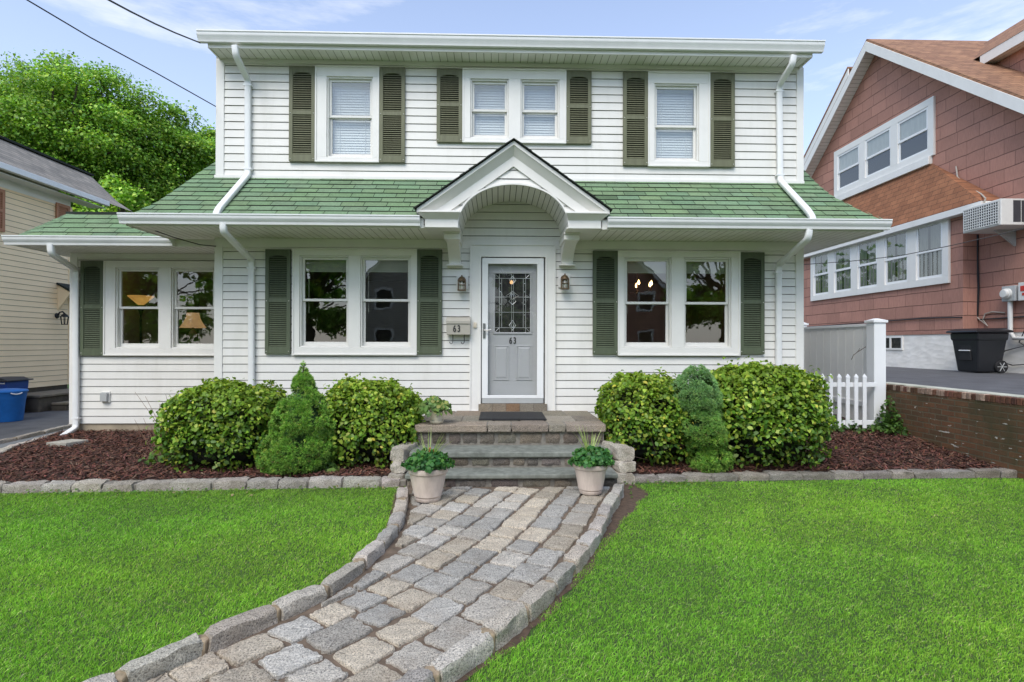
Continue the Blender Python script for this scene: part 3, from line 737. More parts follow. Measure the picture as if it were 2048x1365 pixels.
for i in range(n - 1):
    (xa, za), (xb, zb_) = A0[i], A0[i + 1]
    g = .12
    xm, zm_ = xa + (xb - xa) * g, za + (zb_ - za) * g
    vault.quad((xa, YP + .12, za + .006), (xm, YP + .12, zm_ + .006), (xm, YF, zm_ + .006), (xa, YF, za + .006), 1)
    vault.quad((xm, YP + .12, zm_), (xb, YP + .12, zb_), (xb, YF, zb_), (xm, YF, zm_), 0)
vault.build('vault', [MT['trim'], MT['gap']], po, fix=False)
rim = MB(); A1 = arch(40, AW + .022, zTop + .022)
A2 = arch(40)
for i in range(40):
    rim.prism([(A2[i][0], YP + .095, A2[i][1]), (A2[i + 1][0], YP + .095, A2[i + 1][1]), (A1[i + 1][0], YP + .095, A1[i + 1][1]), (A1[i][0], YP + .095, A1[i][1])], (0, .03, 0))
rim.build('arch_trim', MT['trim'], po)
for s in (-1, 1):                                    # cornice returns
    b = MB()
    xi, xo = PX + s * (AW - .0), PX + s * (PHW - .09)
    lo, hi = sorted((xi, xo)); b.box(lo, hi, YP + .09, YF, zBlk0, zBlk0 + .105)
    q0, q1 = (xi, xo) if s > 0 else (xo, xi)
    za_, zb2 = zBlk0 + .105, zB - .045
    xo2 = PX + s * (PHW - .005); lo2, hi2 = sorted((xi - s * .03, xo2))
    b.add([(lo, YP + .09, za_), (hi, YP + .09, za_), (hi, YF, za_), (lo, YF, za_), (lo2, YP + .01, zb2), (hi2, YP + .01, zb2), (hi2, YF, zb2), (lo2, YF, zb2)],
          [(0, 1, 5, 4), (1, 2, 6, 5), (2, 3, 7, 6), (3, 0, 4, 7), (4, 5, 6, 7), (0, 3, 2, 1)])
    b.box(lo2, hi2, YP, YF, zb2 + .001, zb2 + .028)
    b.build('cornice_return', MT['trim'], po, bevel=.004)
rf = MB(); rd = random.Random(5)
for s in (-1, 1):
    ed = PHW + .03
    zE = zA - sl_ * ed
    rf.prism([(PX, YP - .03, zA + .012), (PX + s * ed, YP - .03, zE + .012), (PX + s * ed, YP - .03, zE + .022), (PX, YP - .03, zA + .024)], (0, YF + .0 - YP + .03, 0), 1)
    k = 11
    for i in range(k):                               # ragged shingle butts along the rake
        t0, t1 = i / k, (i + 1) / k
        a = PX + s * ed * t1; bz_ = zA + .020 - sl_ * ed * t1; a2 = PX + s * ed * t0; b2 = zA + .020 - sl_ * ed * t0
        h = rd.uniform(.004, .014); y = YP - .04
        rf.tint = (rd.uniform(.8, 1.1),) * 3
        rf.prism([(a, y, bz_ - .006), (a2, y, b2 - .006), (a2, y, b2 + .002), (a, y, bz_ + h)], (0, .28, 0), 1)
        for yy in range(3): rf.quad((a, y + .28 + yy * .3, bz_ + h * .8), (a2, y + .28 + yy * .3, b2), (a2, y + .575 + yy * .3, b2), (a, y + .575 + yy * .3, bz_ + h * .8), 0)
rf.build('roof', [MT['green_tab'], MT['green_dark']], po, fix=False)
for xpx, s in ((905, -1), (1142, 1)):                # curved brackets
    x = at(xpx, 460, 7.5).x; hw = .115
    zt, zb_ = ZS1 - .005, at(xpx, 532, 7.9).z
    b = MB()
    pf = [(YF - .01, zb_ + .02), (YF - .10, zb_ + .02)]
    for i in range(9):
        t = i / 8; pf.append((YF - .10 - .42 * t ** 1.9, zb_ + .02 + (zt - .09 - zb_ - .02) * t))
    pf += [(YF - .56, zt - .075), (YF - .57, zt - .02), (YF - .01, zt - .02)]
    b.prism([(x - hw + .03, y, z) for y, z in pf], (2 * hw - .06, 0, 0))
    b.box(x - hw, x + hw, YF - .62, YF - .012, zt - .019, zt); b.box(x - hw + .01, x + hw - .01, YF - .60, YF - .012, zt - .095, zt - .020)
    b.box(x - hw + .0, x + hw - .0, YF - .13, YF - .012, zb_, zb_ + .019)
    b.build('bracket', MT['trim'], po, bevel=.006)

# --- door ----------------------------------------------------------
X0, X1, Z0, Z1 = DOOR
i0, i1, _, i3 = rect(962, 515, 1090, 805, YF)
zth = at(1025, 806, YF).z
mb = MB(); ym = YF - .03
mb.box(X0, i0, YF - .03, YF + .10, Z0, Z1); mb.box(i1, X1, YF - .03, YF + .10, Z0, Z1); mb.box(i0, i1, YF - .03, YF + .10, i3, Z1)
ring(mb, X0 - .004, X1 + .004, Z0, Z1 + .004, .02, YF - .046, YF - .031, wb=.001)
mb.box(i0 - .03, i0, YF - .04, YF - .031, Z0, i3 + .03); mb.box(i1, i1 + .03, YF - .04, YF - .031, Z0, i3 + .03); mb.box(i0, i1, YF - .04, YF - .031, i3, i3 + .03)
mb.build('door_casing', MT['trim'], house, bevel=.004)
mb = MB(); xs = np.linspace(at(957, 814, 7.96).x, at(1094, 814, 7.96).x, 6)
for k in range(5):
    mb.tint = [(1.0, .98, .9), (.95, .9, .82), (.85, .62, .45), (.9, .92, .9), (.8, .8, .78)][k]
    mb.box(xs[k] + .003, xs[k + 1] - .003, YF - .075, YF + .1, Z0 - .004, zth - .012)
mb.tint = (.5, .5, .5); mb.box(xs[0], xs[-1], YF - .07, YF + .1, Z0 - .004, zth - .014)
mb.build('threshold', MT['flag'], house)
sd = MB()
s0, s1, sz0, sz1 = rect(964, 517, 1087, 797, YF)
h0, h1, hz0, hz1 = rect(976, 528.5, 1074, 791, YF)
frame_boards(sd, s0, s1, sz0, sz1, [(h0, h1, hz0, hz1)], YF - .02, YF + .012)
st = sd.build('storm_door', MT['fence'], house, bevel=.004)
mb = MB(); mb.quad((h0, YF - .003, hz0), (h1, YF - .003, hz0), (h1, YF - .003, hz1), (h0, YF - .003, hz1)); mb.build('pane', MT['clear'], st)
mb = MB(); mb.box(s0 + .005, s1 - .005, YF - .018, YF + .02, zth - .005, sz0 - .002); mb.build('sweep', MT['meter_grey'], st)
mb = MB()
for z in (.28, .5, .75): mb.box(s1 + .002, s1 + .014, YF - .024, YF, sz0 + (sz1 - sz0) * z, sz0 + (sz1 - sz0) * z + .09)
mb.build('hinge', MT['nickel'], st)
mb = MB(); hx, hz = at(968.5, 660, YF).x, at(968, 661, YF).z
mb.box(hx - .018, hx + .018, YF - .032, YF - .021, hz - .115, hz + .10)
mb.tube([(hx, YF - .03, hz + .0), (hx, YF - .065, hz + .0), (hx + .05, YF - .07, hz - .005), (hx + .10, YF - .066, hz + .008)], .009, 8)
mb.build('handle', MT['nickel'], st, smooth=True)
mb = MB(); mb.box(h0 - .04, h1 + .05, YF - .02, YF + .0, sz1 + .004, sz1 + .012); mb.build('drip_cap', MT['dark_metal'], st)
yd = YF + .075
g0, g1, gz0, gz1 = rect(989, 547, 1061, 666, yd)
dr = MB(); frame_boards(dr, i0, i1, zth - .01, i3, [(g0, g1, gz0, gz1)], yd, yd + .045)
for a, b in ((987, 1018), (1032, 1064)):             # raised panels
    q0, q1, qz0, qz1 = rect(a, 691, b, 761, yd)
    ring(dr, q0, q1, qz0, qz1, .022, yd - .010, yd + .002)
    t = .022
    for k in range(1): dr.add([(q0 + t, yd - .001, qz0 + t), (q1 - t, yd - .001, qz0 + t), (q1 - t, yd - .001, qz1 - t), (q0 + t, yd - .001, qz1 - t),
                               (q0 + .05, yd - .010, qz0 + .05), (q1 - .05, yd - .010, qz0 + .05), (q1 - .05, yd - .010, qz1 - .05), (q0 + .05, yd - .010, qz1 - .05)],
                              [(4, 5, 6, 7), (0, 1, 5, 4), (1, 2, 6, 5), (2, 3, 7, 6), (3, 0, 4, 7)])
door = dr.build('door', MT['door'], house, bevel=.004)
mb = MB(); ring(mb, g0 - .02, g1 + .02, gz0 - .02, gz1 + .02, .028, yd - .016, yd + .006); mb.build('glass_frame', MT['door'], door, bevel=.005)
mb = MB(); mb.quad((g0, yd + .012, gz0), (g1, yd + .012, gz0), (g1, yd + .012, gz1), (g0, yd + .012, gz1)); mb.build('leaded_glass', MT['leaded'], door)
cm = MB(); gw, gh = g1 - g0, gz1 - gz0
def C(*pts, r=.0042): cm.tube([(g0 + gw * u, yd + .009, gz0 + gh * v) for u, v in pts], r, 5)
b0, b1 = .135, .865; c0, c1 = .085, .915
C((b0, 0), (b0, 1)); C((b1, 0), (b1, 1)); C((0, c0), (1, c0)); C((0, c1), (1, c1))
C((.20, c0), (.20, c1)); C((.80, c0), (.80, c1))
for s in (0, 1):
    for t in (0, 1): C((s, t), (b0 if s == 0 else b1, c0 if t == 0 else c1))
C((.475, 0), (.475, 1), r=.003); C((.525, 0), (.525, 1), r=.003)
C((0, .60), (.36, .60)); C((.64, .60), (1, .60)); C((0, .345), (1, .345))
C((.5, .475), (.60, .53), (.53, .575), (.68, .62), (.58, .66), (.5, .70), (.42, .66), (.32, .62), (.47, .575), (.40, .53), (.5, .475), r=.0055)
C((.5, .70), (.40, .60), (.5, .56), (.60, .60), (.5, .70)); C((.5, .66), (.45, .60), (.5, .56), (.55, .60), (.5, .66))
for vc, hh in ((.125, .085), (.885, .07)):
    C((.5, vc - hh), (.59, vc), (.5, vc + hh), (.41, vc), (.5, vc - hh), r=.0055); C((.5, vc - hh * .5), (.545, vc), (.5, vc + hh * .55), (.455, vc), (.5, vc - hh * .5))
for u in (b0 + .03, b1 - .03):
    for v in (.3, .48, .69, .83): cm.box(g0 + gw * u - .008, g0 + gw * u + .008, yd + .005, yd + .011, gz0 + gh * v - .006, gz0 + gh * v + .006)
cm.build('lead_came', MT['came'], door)
mb = MB(); mb.lathe((0, 0, 0), [(.001, -.03), (.02, -.02), (.026, 0), (.02, .02), (.001, .03)], 12)
lx, lz = g0 + gw * .47, gz0 + gh * .85
mb.v = [(x + lx, y * .15 + yd + .008, z + lz) for x, y, z in mb.v]; mb.build('glowing_bevel', emis('hall_light', (1, .5, .16), 1.3), door, smooth=True)
def digits(txt, px, py, hpx, Y, parent, w=.72):
    c = bpy.data.curves.new('digits', 'FONT'); c.body = txt; c.align_x = 'CENTER'; c.align_y = 'CENTER'; c.size = 1; c.extrude = .02; c.offset = .018; c.space_character = 1.25
    o = bpy.data.objects.new('digits', c); COL.objects.link(o)
    me = bpy.data.meshes.new_from_object(o.evaluated_get(bpy.context.evaluated_depsgraph_get())); bpy.data.objects.remove(o)
    me.name = 'house_number'
    zs_ = [v.co.y for v in me.vertices]; hh = max(zs_) - min(zs_); zc = (max(zs_) + min(zs_)) / 2
    p = at(px, py, Y); hm = hpx * Y / FPX; k = hm / hh; o0 = wloc(parent)
    for v in me.vertices: x, y, z = v.co; v.co = (p.x + x * k * w - o0.x, Y - .004 - z * k * .3 - o0.y, p.z + (y - zc) * k - o0.z)
    me.materials.clear(); me.materials.append(MT['digit'])
    o = bpy.data.objects.new('house_number', me); COL.objects.link(o); o.parent = parent; return o
digits('63', 1025.5, 681.5, 13.5, yd - .002, door)

# --- small things on the front wall ----------------------------------
m0, m1, mz0, mz1 = rect(892.5, 634, 941, 670, 7.87)
mail = thing('mailbox', 'taupe metal mailbox with number 63 and two newspaper hooks, left of the front door', 'mailbox', ((m0 + m1) / 2, 7.97, mz0))
mb = MB(); yb, yf = 7.97, 7.86
mb.prism([(m0 + .004, yb, mz0), (m0 + .004, yf, mz0), (m0 + .004, yf, mz1 - .09), (m0 + .004, yb, mz1 - .02)], (m1 - m0 - .008, 0, 0)); mb.build('body', MT['taupe'], mail, bevel=.006)
mb = MB()
pf = [(yb, mz1), (yf + .045, mz1), (yf + .01, mz1 - .02), (yf - .012, mz1 - .06), (yf - .014, mz1 - .10), (yf - .006, mz1 - .10), (yf - .004, mz1 - .06), (yf + .02, mz1 - .028), (yf + .05, mz1 - .010), (yb, mz1 - .010)]
mb.prism([(m0, y, z) for y, z in pf], (m1 - m0, 0, 0)); mb.build('lid', MT['taupe'], mail, bevel=.003)
for px in (905, 928):
    x = at(px, 675, 7.86).x; mb = MB(); pts = [(x, 7.92, mz0 + .0), (x, 7.91, mz0 - .10)] + [(x - .0 - .022 * (1 - math.cos(t)), 7.91 - .03 * math.sin(t) * .4, mz0 - .10 - .03 * math.sin(t)) for t in (.6, 1.2, 1.8, 2.5, 3.1)]
    mb.tube(pts, .006, 6); mb.build('hook', MT['dark_metal'], mail, smooth=True)
digits('63', 913.5, 657.5, 14, 7.858, mail)
bell = MB(); q = rect(947.5, 645.5, 953.5, 656, 7.96); bell.box(q[0], q[1], 7.945, 7.969, q[2], q[3]); bell.box(q[0] + .012, q[1] - .012, 7.938, 7.944, q[2] + .02, q[3] - .02)
tag(bell.build('doorbell', MT['ivory'], bevel=.004), 'small ivory doorbell button on the left door casing', 'doorbell')
for px, py, lab in ((923.5, 566, 'weathered bronze wall lantern left of the door, above the mailbox'), (1130, 563, 'weathered bronze wall lantern right of the front door')):
    p = at(px, py, 7.86); x, z = p.x, p.z
    t = thing('wall_lantern', lab, 'wall lantern', (x, 7.985, z), 'lanterns flanking the front door')
    mb = MB(); mb.box(x - .085, x + .085, 7.965, 7.988, z - .08, z + .12); mb.build('mounting_plate', MT['trim'], t, bevel=.004)
    mb = MB(); mb.lathe((0, 0, 0), [(.05, 0), (.05, .012), (.03, .02)], 16); mb.v = [(x + .02 * (1 if px > 1000 else -1) * 0 + a, 7.963 - c, z + .05 + b) for a, b, c in mb.v]
    mb.tube([(x, 7.95, z + .05), (x, 7.91, z + .085), (x, 7.87, z + .085)], .012, 8); mb.build('wall_bracket', MT['bronze'], t, smooth=True)
    mb = MB(); mb.lathe((x, 7.87, z), [(.062, .035), (.055, .055), (.035, .08), (.012, .095), (.01, .11)], 12); mb.build('hood', MT['bronze'], t, smooth=True)
    mb = MB(); w = .05
    for a in (-1, 1):
        for b in (-1, 1): mb.box(x + a * w - .005, x + a * w + .005, 7.87 + b * w - .005, 7.87 + b * w + .005, z - .10, z + .034)
    for zz in (-.108, -.035, .026): ring(mb, x - w - .006, x + w + .006, z + zz, z + zz + .008, .004, 7.87 - w - .006, 7.87 + w + .006)
    mb.box(x - w - .007, x + w + .007, 7.87 - w - .007, 7.87 + w + .007, z - .115, z - .109); mb.build('cage', MT['bronze'], t)
    mb = MB(); mb.lathe((x, 7.87, z), [(.012, -.10), (.03, -.075), (.034, -.045), (.022, -.01), (.012, .02)], 12); mb.build('bulb_glass', simple('milky_bulb', (.62, .60, .54), .25, .04), t, smooth=True)
q = rect(205, 783, 222, 805, YA)
ob = MB(); ob.box(q[0], q[1], YA - .03, YA + .001, q[2], q[3]); o = ob.build('outlet_box', MT['trim'], bevel=.004)
tag(o, 'grey outdoor outlet box low on the white sun room wall', 'outlet')
ob = MB(); ob.box(q[0] + .01, q[1] - .02, YA - .075, YA - .031, q[2] + .02, q[3] - .02); ob.prism([(q[0] + .005, YA - .078, q[3] - .05), (q[0] + .005, YA - .031, q[3] - .01), (q[0] + .005, YA - .031, q[3] - .05)], (q[1] - q[0] - .02, 0, 0)); ob.build('cover', MT['meter_grey'], o, bevel=.004)
# --- inside -------------------------------------------------------
def lamp_pos(px, py, Y): return at(px, py, Y)
p = lamp_pos(282, 602, 9.9); fl = thing('floor_lamp', 'torchiere floor lamp with amber bowl behind the left sun room window', 'lamp', (p.x, p.y, .46))
mb = MB(); mb.lathe((p.x, p.y, p.z), [(.02, -.09), (.05, -.07), (.20, .075), (.205, .08), (.195, .085)], 24); mb.build('bowl', MT['amber'], fl, smooth=True)
mb = MB(); mb.tube([(p.x, p.y, .46), (p.x, p.y, p.z - .12)], .018, 8); mb.lathe((p.x, p.y, p.z), [(.018, -.26), (.03, -.2), (.075, -.08), (.06, -.085)], 16); mb.lathe((p.x, p.y, .456), [(.15, 0), (.15, .02), (.02, .04)], 20); mb.build('stem', MT['dark_metal'], fl, smooth=True)
p = lamp_pos(386, 645, 10.1); tl = thing('table_lamp', 'lit table lamp with bell shade behind the right sun room window', 'lamp', (p.x, p.y, .46))
mb = MB(); mb.lathe((p.x, p.y, p.z), [(.10, .17), (.115, .08), (.15, 0), (.215, -.10)], 24, cap=False); mb.build('lamp_shade', MT['shade'], tl, smooth=True)
mb = MB(); mb.lathe((p.x, p.y, p.z), [(.06, -.42), (.09, -.32), (.07, -.2), (.02, -.12), (.012, .15)], 16); mb.build('lamp_base', MT['twig'], tl, smooth=True)
mb = MB(); mb.box(p.x - .35, p.x + .35, p.y - .3, p.y + .3, p.z - .46, p.z - .42)
for a in (-1, 1):
    for b in (-1, 1): mb.box(p.x + a * .3 - .02, p.x + a * .3 + .02, p.y + b * .25 - .02, p.y + b * .25 + .02, .455, p.z - .46)
tag(mb.build('side_table', MT['room_floor']), 'dark side table under the lamp in the sun room', 'table')
p = lamp_pos(1275, 575, 9.6); ch = thing('chandelier', 'lit candle chandelier behind the right front window', 'chandelier', (p.x, p.y, ZS1 - .12))
mb = MB(); mb.tube([(p.x, p.y, p.z - .1), (p.x, p.y, ZS1 - .12)], .012, 8)
B = MB()
for k in range(6):
    a = k * math.pi / 3 + .35; r = .26
    mb.tube([(p.x, p.y, p.z - .06)] + [(p.x + math.cos(a) * r * t, p.y + math.sin(a) * r * t, p.z - .06 - .07 * math.sin(t * math.pi * .9) + .03 * t) for t in (.3, .6, .85, 1)] + [(p.x + math.cos(a) * r, p.y + math.sin(a) * r, p.z + .02)], .008, 6)
    B.lathe((p.x + math.cos(a) * r, p.y + math.sin(a) * r, p.z + .02), [(.012, 0), (.022, .03), (.014, .055), (.002, .085)], 8)
mb.build('arm', MT['bronze'], ch, smooth=True); B.build('bulb', MT['bulb'], ch, smooth=True)
# ------------------------------------------------------------------ ground, path, beds
def mulch_z(x, y):
    l = .075 + .03 * (y - 6.0); r = .05 + .085 * (y - 6.35); t = min(1, max(0, (x + .5) / 3)); return l * (1 - t) + r * t
mb = MB(); mb.quad((-600, -300, 0), (600, -300, 0), (600, 1500, 0), (-600, 1500, 0)); tag(mb.build('ground', MT['lawn']), kind='structure')
Lpx = [(806, 975), (803, 1005), (795, 1035), (775, 1066), (748, 1092), (720, 1117), (690, 1145), (640, 1172), (590, 1195), (534, 1218), (475, 1243), (412, 1270), (350, 1297), (290, 1324), (230, 1352), (165, 1380), (90, 1412)]
Rpx = [(1240, 972), (1228, 992), (1214, 1012), (1203, 1036), (1190, 1060), (1173, 1083), (1155, 1107), (1134, 1130), (1111, 1153), (1086, 1178), (1058, 1203), (1024, 1232), (985, 1262), (942, 1290), (895, 1322), (850, 1352), (800, 1385), (740, 1420), (660, 1465)]
ZK = .085
PLc = [atZ(x, y, ZK) for x, y in Lpx]; PRc = [atZ(x, y, ZK) for x, y in Rpx]
ly = np.array([p.y for p in PLc][::-1]); lx = np.array([p.x for p in PLc][::-1])
ry = np.array([p.y for p in PRc][::-1]); rx = np.array([p.x for p in PRc][::-1])
def xl_path(y): return np.interp(y, ly, lx)
def xr_path(y): return np.interp(y, ry, rx)
# extend toward the pavement
def strip_sheet(name, z, grow_l, grow_r, mat_, y0=1.1, y1=6.1, kind='structure'):
    m = MB(); ys = np.linspace(y0, y1, 40); w = np.random.default_rng(4)
    a = [(float(xl_path(y)) - grow_l, y, z) for y in ys]; b = [(float(xr_path(y)) + grow_r(y) + float(w.uniform(-.03, .04)), y, z) for y in ys]
    for i in range(39): m.quad(a[i], b[i], b[i + 1], a[i + 1])
    o = m.build(name, mat_); tag(o, kind=kind); return o
soilw = lambda y: .10 + .20 * max(0, min(1, (y - 4.2) / 1.6))
strip_sheet('soil_border', .004, .10, soilw, MT['dirt'])
path = strip_sheet('path', .008, 0, lambda y: 0, MT['joint'])
# paving setts: courses follow the right edge
def curve_pts(P, n):
    d = [0]
    for a, b in zip(P, P[1:]): d.append(d[-1] + (b - a).length)
    s = np.linspace(0, d[-1], n)
    return np.stack([np.interp(s, d, [p[k] for p in P]) for k in range(2)], 1), d[-1]
_t = (PRc[-1] - PRc[-3]).normalized()
rc, rlen = curve_pts(PRc + [PRc[-1] + _t * .5, PRc[-1] + _t * 1.2 + V3((-.10, .10, 0)), PRc[-1] + _t * 2.2 + V3((-.3, .3, 0))], 400)
for _ in range(3): rc[1:-1] = (rc[:-2] + rc[1:-1] * 2 + rc[2:]) / 4
# courses: family of curves offset sideways from the right edge, blending to the left edge direction
def course_point(off, s):                    # s: metres from the step end
    i = min(398.0, max(0.0, s / rlen * 399)); k = int(i); f = i - k
    p = rc[k] * (1 - f) + rc[k + 1] * f
    k0, k1 = max(0, k - 30), min(399, k + 30); t = rc[k1] - rc[k0]; t /= np.linalg.norm(t)
    t2 = t * .8 + np.array([-.50, -.866]) * .2; t2 /= np.linalg.norm(t2)
    n = np.array([t2[1], -t2[0]])            # to the left seen from the house door ...
    if n[0] > 0: n = -n
    return p + n * off
rd = random.Random(21)
def clip_poly(poly, p, n):
    out = []
    for a, b in zip(poly, poly[1:] + poly[:1]):
        da, db = (a[0] - p[0]) * n[0] + (a[1] - p[1]) * n[1], (b[0] - p[0]) * n[0] + (b[1] - p[1]) * n[1]
        if da >= 0: out.append(a)
        if (da > 0) != (db > 0):
            t = da / (da - db); out.append((a[0] + (b[0] - a[0]) * t, a[1] + (b[1] - a[1]) * t))
    return out
def area(p): return .5 * sum(a[0] * b[1] - b[0] * a[1] for a, b in zip(p, p[1:] + p[:1]))
sm = MB(); CW = .232
def sett(poly):
    c = np.mean(np.array(poly), axis=0)
    P = []
    for a, b in zip(poly, poly[1:] + poly[:1]):
        for t in (0.0, .06, .2, .35, .5, .65, .8, .94): P.append((a[0] + (b[0] - a[0]) * t, a[1] + (b[1] - a[1]) * t))
    for it in range(1):                       # round and roughen the outline
        P = [((P[i - 1][0] + 2 * P[i][0] + P[(i + 1) % len(P)][0]) / 4, (P[i - 1][1] + 2 * P[i][1] + P[(i + 1) % len(P)][1]) / 4) for i in range(len(P))]
    P = [(x + rd.uniform(-.009, .009), y + rd.uniform(-.009, .009)) for x, y in P]
    n = len(P); tx, ty = rd.uniform(-.018, .018), rd.uniform(-.018, .018); h0 = rd.uniform(.018, .028)
    g = rd.uniform(.66, 1.08); w = rd.random()
    sm.tint = (g * (1.06 if w > .6 else 1.0 if w > .3 else .97), g * (1.0 if w > .6 else 1.0), g * (.89 if w > .6 else .98 if w > .3 else 1.02))
    vs = []
    for k, hh in ((1.0, 0), (1.0, .72), (.98, .93), (.95, 1.0), (.45, 1.0)):
        for x, y in P:
            X, Y = c[0] + (x - c[0]) * k, c[1] + (y - c[1]) * k
            vs.append((X, Y, .004 + h0 * hh + (tx * (X - c[0]) + ty * (Y - c[1])) * (hh > .3) + (rd.uniform(-.003, .003) if hh > .8 else 0)))
    vs.append((c[0], c[1], .004 + h0 * 1.0))
    fs = [(r * n + i, r * n + (i + 1) % n, (r + 1) * n + (i + 1) % n, (r + 1) * n + i) for r in range(4) for i in range(n)] + [(4 * n + i, 4 * n + (i + 1) % n, 5 * n) for i in range(n)]
    sm.add(vs, fs)
for col in range(12):
    o0 = .115 + col * CW
    s = -.9 - rd.uniform(0, .3)
    while s < rlen + .3:
        ln = rd.uniform(.24, .36); g = rd.uniform(.024, .040)
        A = [course_point(o0 + g / 2, s + g / 2), course_point(o0 + g / 2, s + ln - g / 2), course_point(o0 + CW - g / 2, s + ln - g / 2), course_point(o0 + CW - g / 2, s + g / 2)]
        if s < 0:                              # straight on past the curve's start
            t = rc[12] - rc[0]; t /= np.linalg.norm(t)
            A = []
            for (oo, ss) in ((o0 + g / 2, s + g / 2), (o0 + g / 2, s + ln - g / 2), (o0 + CW - g / 2, s + ln - g / 2), (o0 + CW - g / 2, s + g / 2)):
                A.append(course_point(oo, max(0, ss)) + t * min(0, ss))
        s += ln
        poly = [(float(p[0]) + rd.uniform(-.012, .012), float(p[1]) + rd.uniform(-.012, .012)) for p in A]
        if area(poly) < 0: poly = poly[::-1]
        cx_, cy_ = np.mean([p[0] for p in poly]), np.mean([p[1] for p in poly])
        if cy_ < 1.5: continue
        for yy in (cy_ - .12, cy_ + .12):       # cut along the left edging and the step
            xa, xb = float(xl_path(yy - .1)) + .085, float(xl_path(yy + .1)) + .085
            d = (xb - xa, .2); nn = (d[1], -d[0]); poly = clip_poly(poly, (xa, yy - .1), nn)
            if len(poly) < 3: break
            xa, xb = float(xr_path(yy - .1)) - .07, float(xr_path(yy + .1)) - .07
            d = (xb - xa, .2); nn = (-d[1], d[0]); poly = clip_poly(poly, (xa, yy - .1), nn)
            if len(poly) < 3: break
        if len(poly) >= 3: poly = clip_poly(poly, (0, 5.93), (0, -1))
        if len(poly) < 3 or abs(area(poly)) < .010: continue
        sett(poly)
sm.tint = (1, 1, 1)
sm.build('paving', MT['granite'], path, smooth=True, ang=70)
# --- edging blocks ------------------------------------------------
def rough_block(name, parent, c, ang, ln, w, z0, z1, mat_, tint, seed, pitch=0, rough=.017):
    rd = random.Random(seed); bm = bmesh.new(); bmesh.ops.create_cube(bm, size=1)
    bmesh.ops.subdivide_edges(bm, edges=bm.edges, cuts=5, use_grid_fill=True)
    h = z1 - z0; from mathutils import noise as mn
    off = V3((rd.uniform(0, 90), rd.uniform(0, 90), rd.uniform(0, 90)))
    ca, sa_ = math.cos(ang), math.sin(ang)
    skew = rd.uniform(-.12, .12)
    for v in bm.verts:
        p = v.co.copy()
        q = V3((abs(p.x), abs(p.y), abs(p.z))) * 2      # round the edges
        ex = max(0, q.x - .86), max(0, q.y - .76), max(0, q.z - .78)
        k = 1 - .30 * (ex[0] * ex[1] * 8 + ex[1] * ex[2] * 5 + ex[0] * ex[2] * 8) ** 1.0 * .6
        p = V3((p.x * ln * (1 - .0), p.y * w, p.z * h)); p.y *= k; p.z *= k; p.x *= min(1, k + .1)
        p.x += skew * p.y
        nz = V3((mn.noise(p * 16 + off), mn.noise(p * 16 + off + V3((9, 0, 0))), mn.noise(p * 16 + off + V3((0, 9, 0))))) + V3((mn.noise(p * 45 + off), mn.noise(p * 45 + off + V3((7, 0, 0))), mn.noise(p * 45 + off + V3((0, 7, 0))))) * .5
        p += nz * rough
        p.z += p.x * pitch
        v.co = V3((p.x * ca - p.y * sa_, p.x * sa_ + p.y * ca, p.z))
    me = bpy.data.meshes.new(name); bm.to_mesh(me); bm.free()
    me.materials.append(mat_); me.polygons.foreach_set('use_smooth', [True] * len(me.polygons)); me.set_sharp_from_angle(angle=R(50))
    ca_ = me.color_attributes.new('tint', 'FLOAT_COLOR', 'POINT'); ca_.data.foreach_set('color', [q for _ in me.vertices for q in (*tint, 1)])
    o = bpy.data.objects.new(name, me); COL.objects.link(o); o.parent = parent
    o.location = V3((c[0], c[1], (z0 + z1) / 2)) - (wloc(parent) if parent else V3((0, 0, 0)))
    return o
def edging(name, label, pts, w, z0f, z1f, group, lrange=(.33, .43), seed=1, tr=(.72, 1.08), joint=True):
    rd = random.Random(seed)
    P = [V3((p[0], p[1], 0)) for p in pts]; d = [0]
    for a, b in zip(P, P[1:]): d.append(d[-1] + (b - a).length)
    def pt(s): return V3((float(np.interp(s, d, [p.x for p in P])), float(np.interp(s, d, [p.y for p in P])), 0))
    t = thing(name, label, 'stone edging', (P[0].x, P[0].y, 0), group); s = 0
    while s < d[-1] - .1:
        ln = min(rd.uniform(*lrange), d[-1] - s); a, b = pt(s), pt(s + ln); c = (a + b) / 2; q = b - a
        g = rd.uniform(*tr); col = (g * rd.uniform(.98, 1.06), g, g * rd.uniform(.93, 1.02))
        ww = w * rd.uniform(.88, 1.1); zt = z1f(c.x, c.y) * rd.uniform(.92, 1.1)
        rough_block('edging_stone', t, c, math.atan2(q.y, q.x), q.length - (.034 if w < .12 else .018), ww, z0f(c.x, c.y), zt, MT['granite'], col, rd.random(), rd.uniform(-.03, .03))
        if joint: jm = MB(); jm.box(b.x - w * .36, b.x + w * .36, b.y - w * .36, b.y + w * .36, -.03, zt * .86); jm.build('joint', MT['tan_mortar' if w < .12 else 'mortar'], t, bevel=.012)
        s += ln
    return t
z0 = lambda x, y: -.06
edging('stone_edging', 'low grey granite edging along the left curve of the cobbled path', [(p.x, p.y) for p in PLc], .108, z0, lambda x, y: .088, 'granite edgings', seed=5)
edging('stone_edging', 'tall grey granite edging along the right curve of the cobbled path', [(p.x, p.y) for p in PRc], .108, z0, lambda x, y: .108, 'granite edgings', seed=9)
bedL = [at(-60, 975, 5.92), at(200, 975, 5.98), at(400, 975, 6.02), at(600, 970, 6.08), at(802, 965, 6.13)]
bedR = [at(1262, 965, 6.26), at(1450, 960, 6.32), at(1620, 960, 6.36), at(1800, 955, 6.40), at(1950, 950, 6.42), at(2035, 946, 6.42)]
edging('stone_edging', 'straight mossy granite edging between lawn and left mulch bed', [(p.x, p.y) for p in bedL], .19, z0, lambda x, y: .088, 'granite edgings', lrange=(.30, .44), seed=12, tr=(.5, .85))
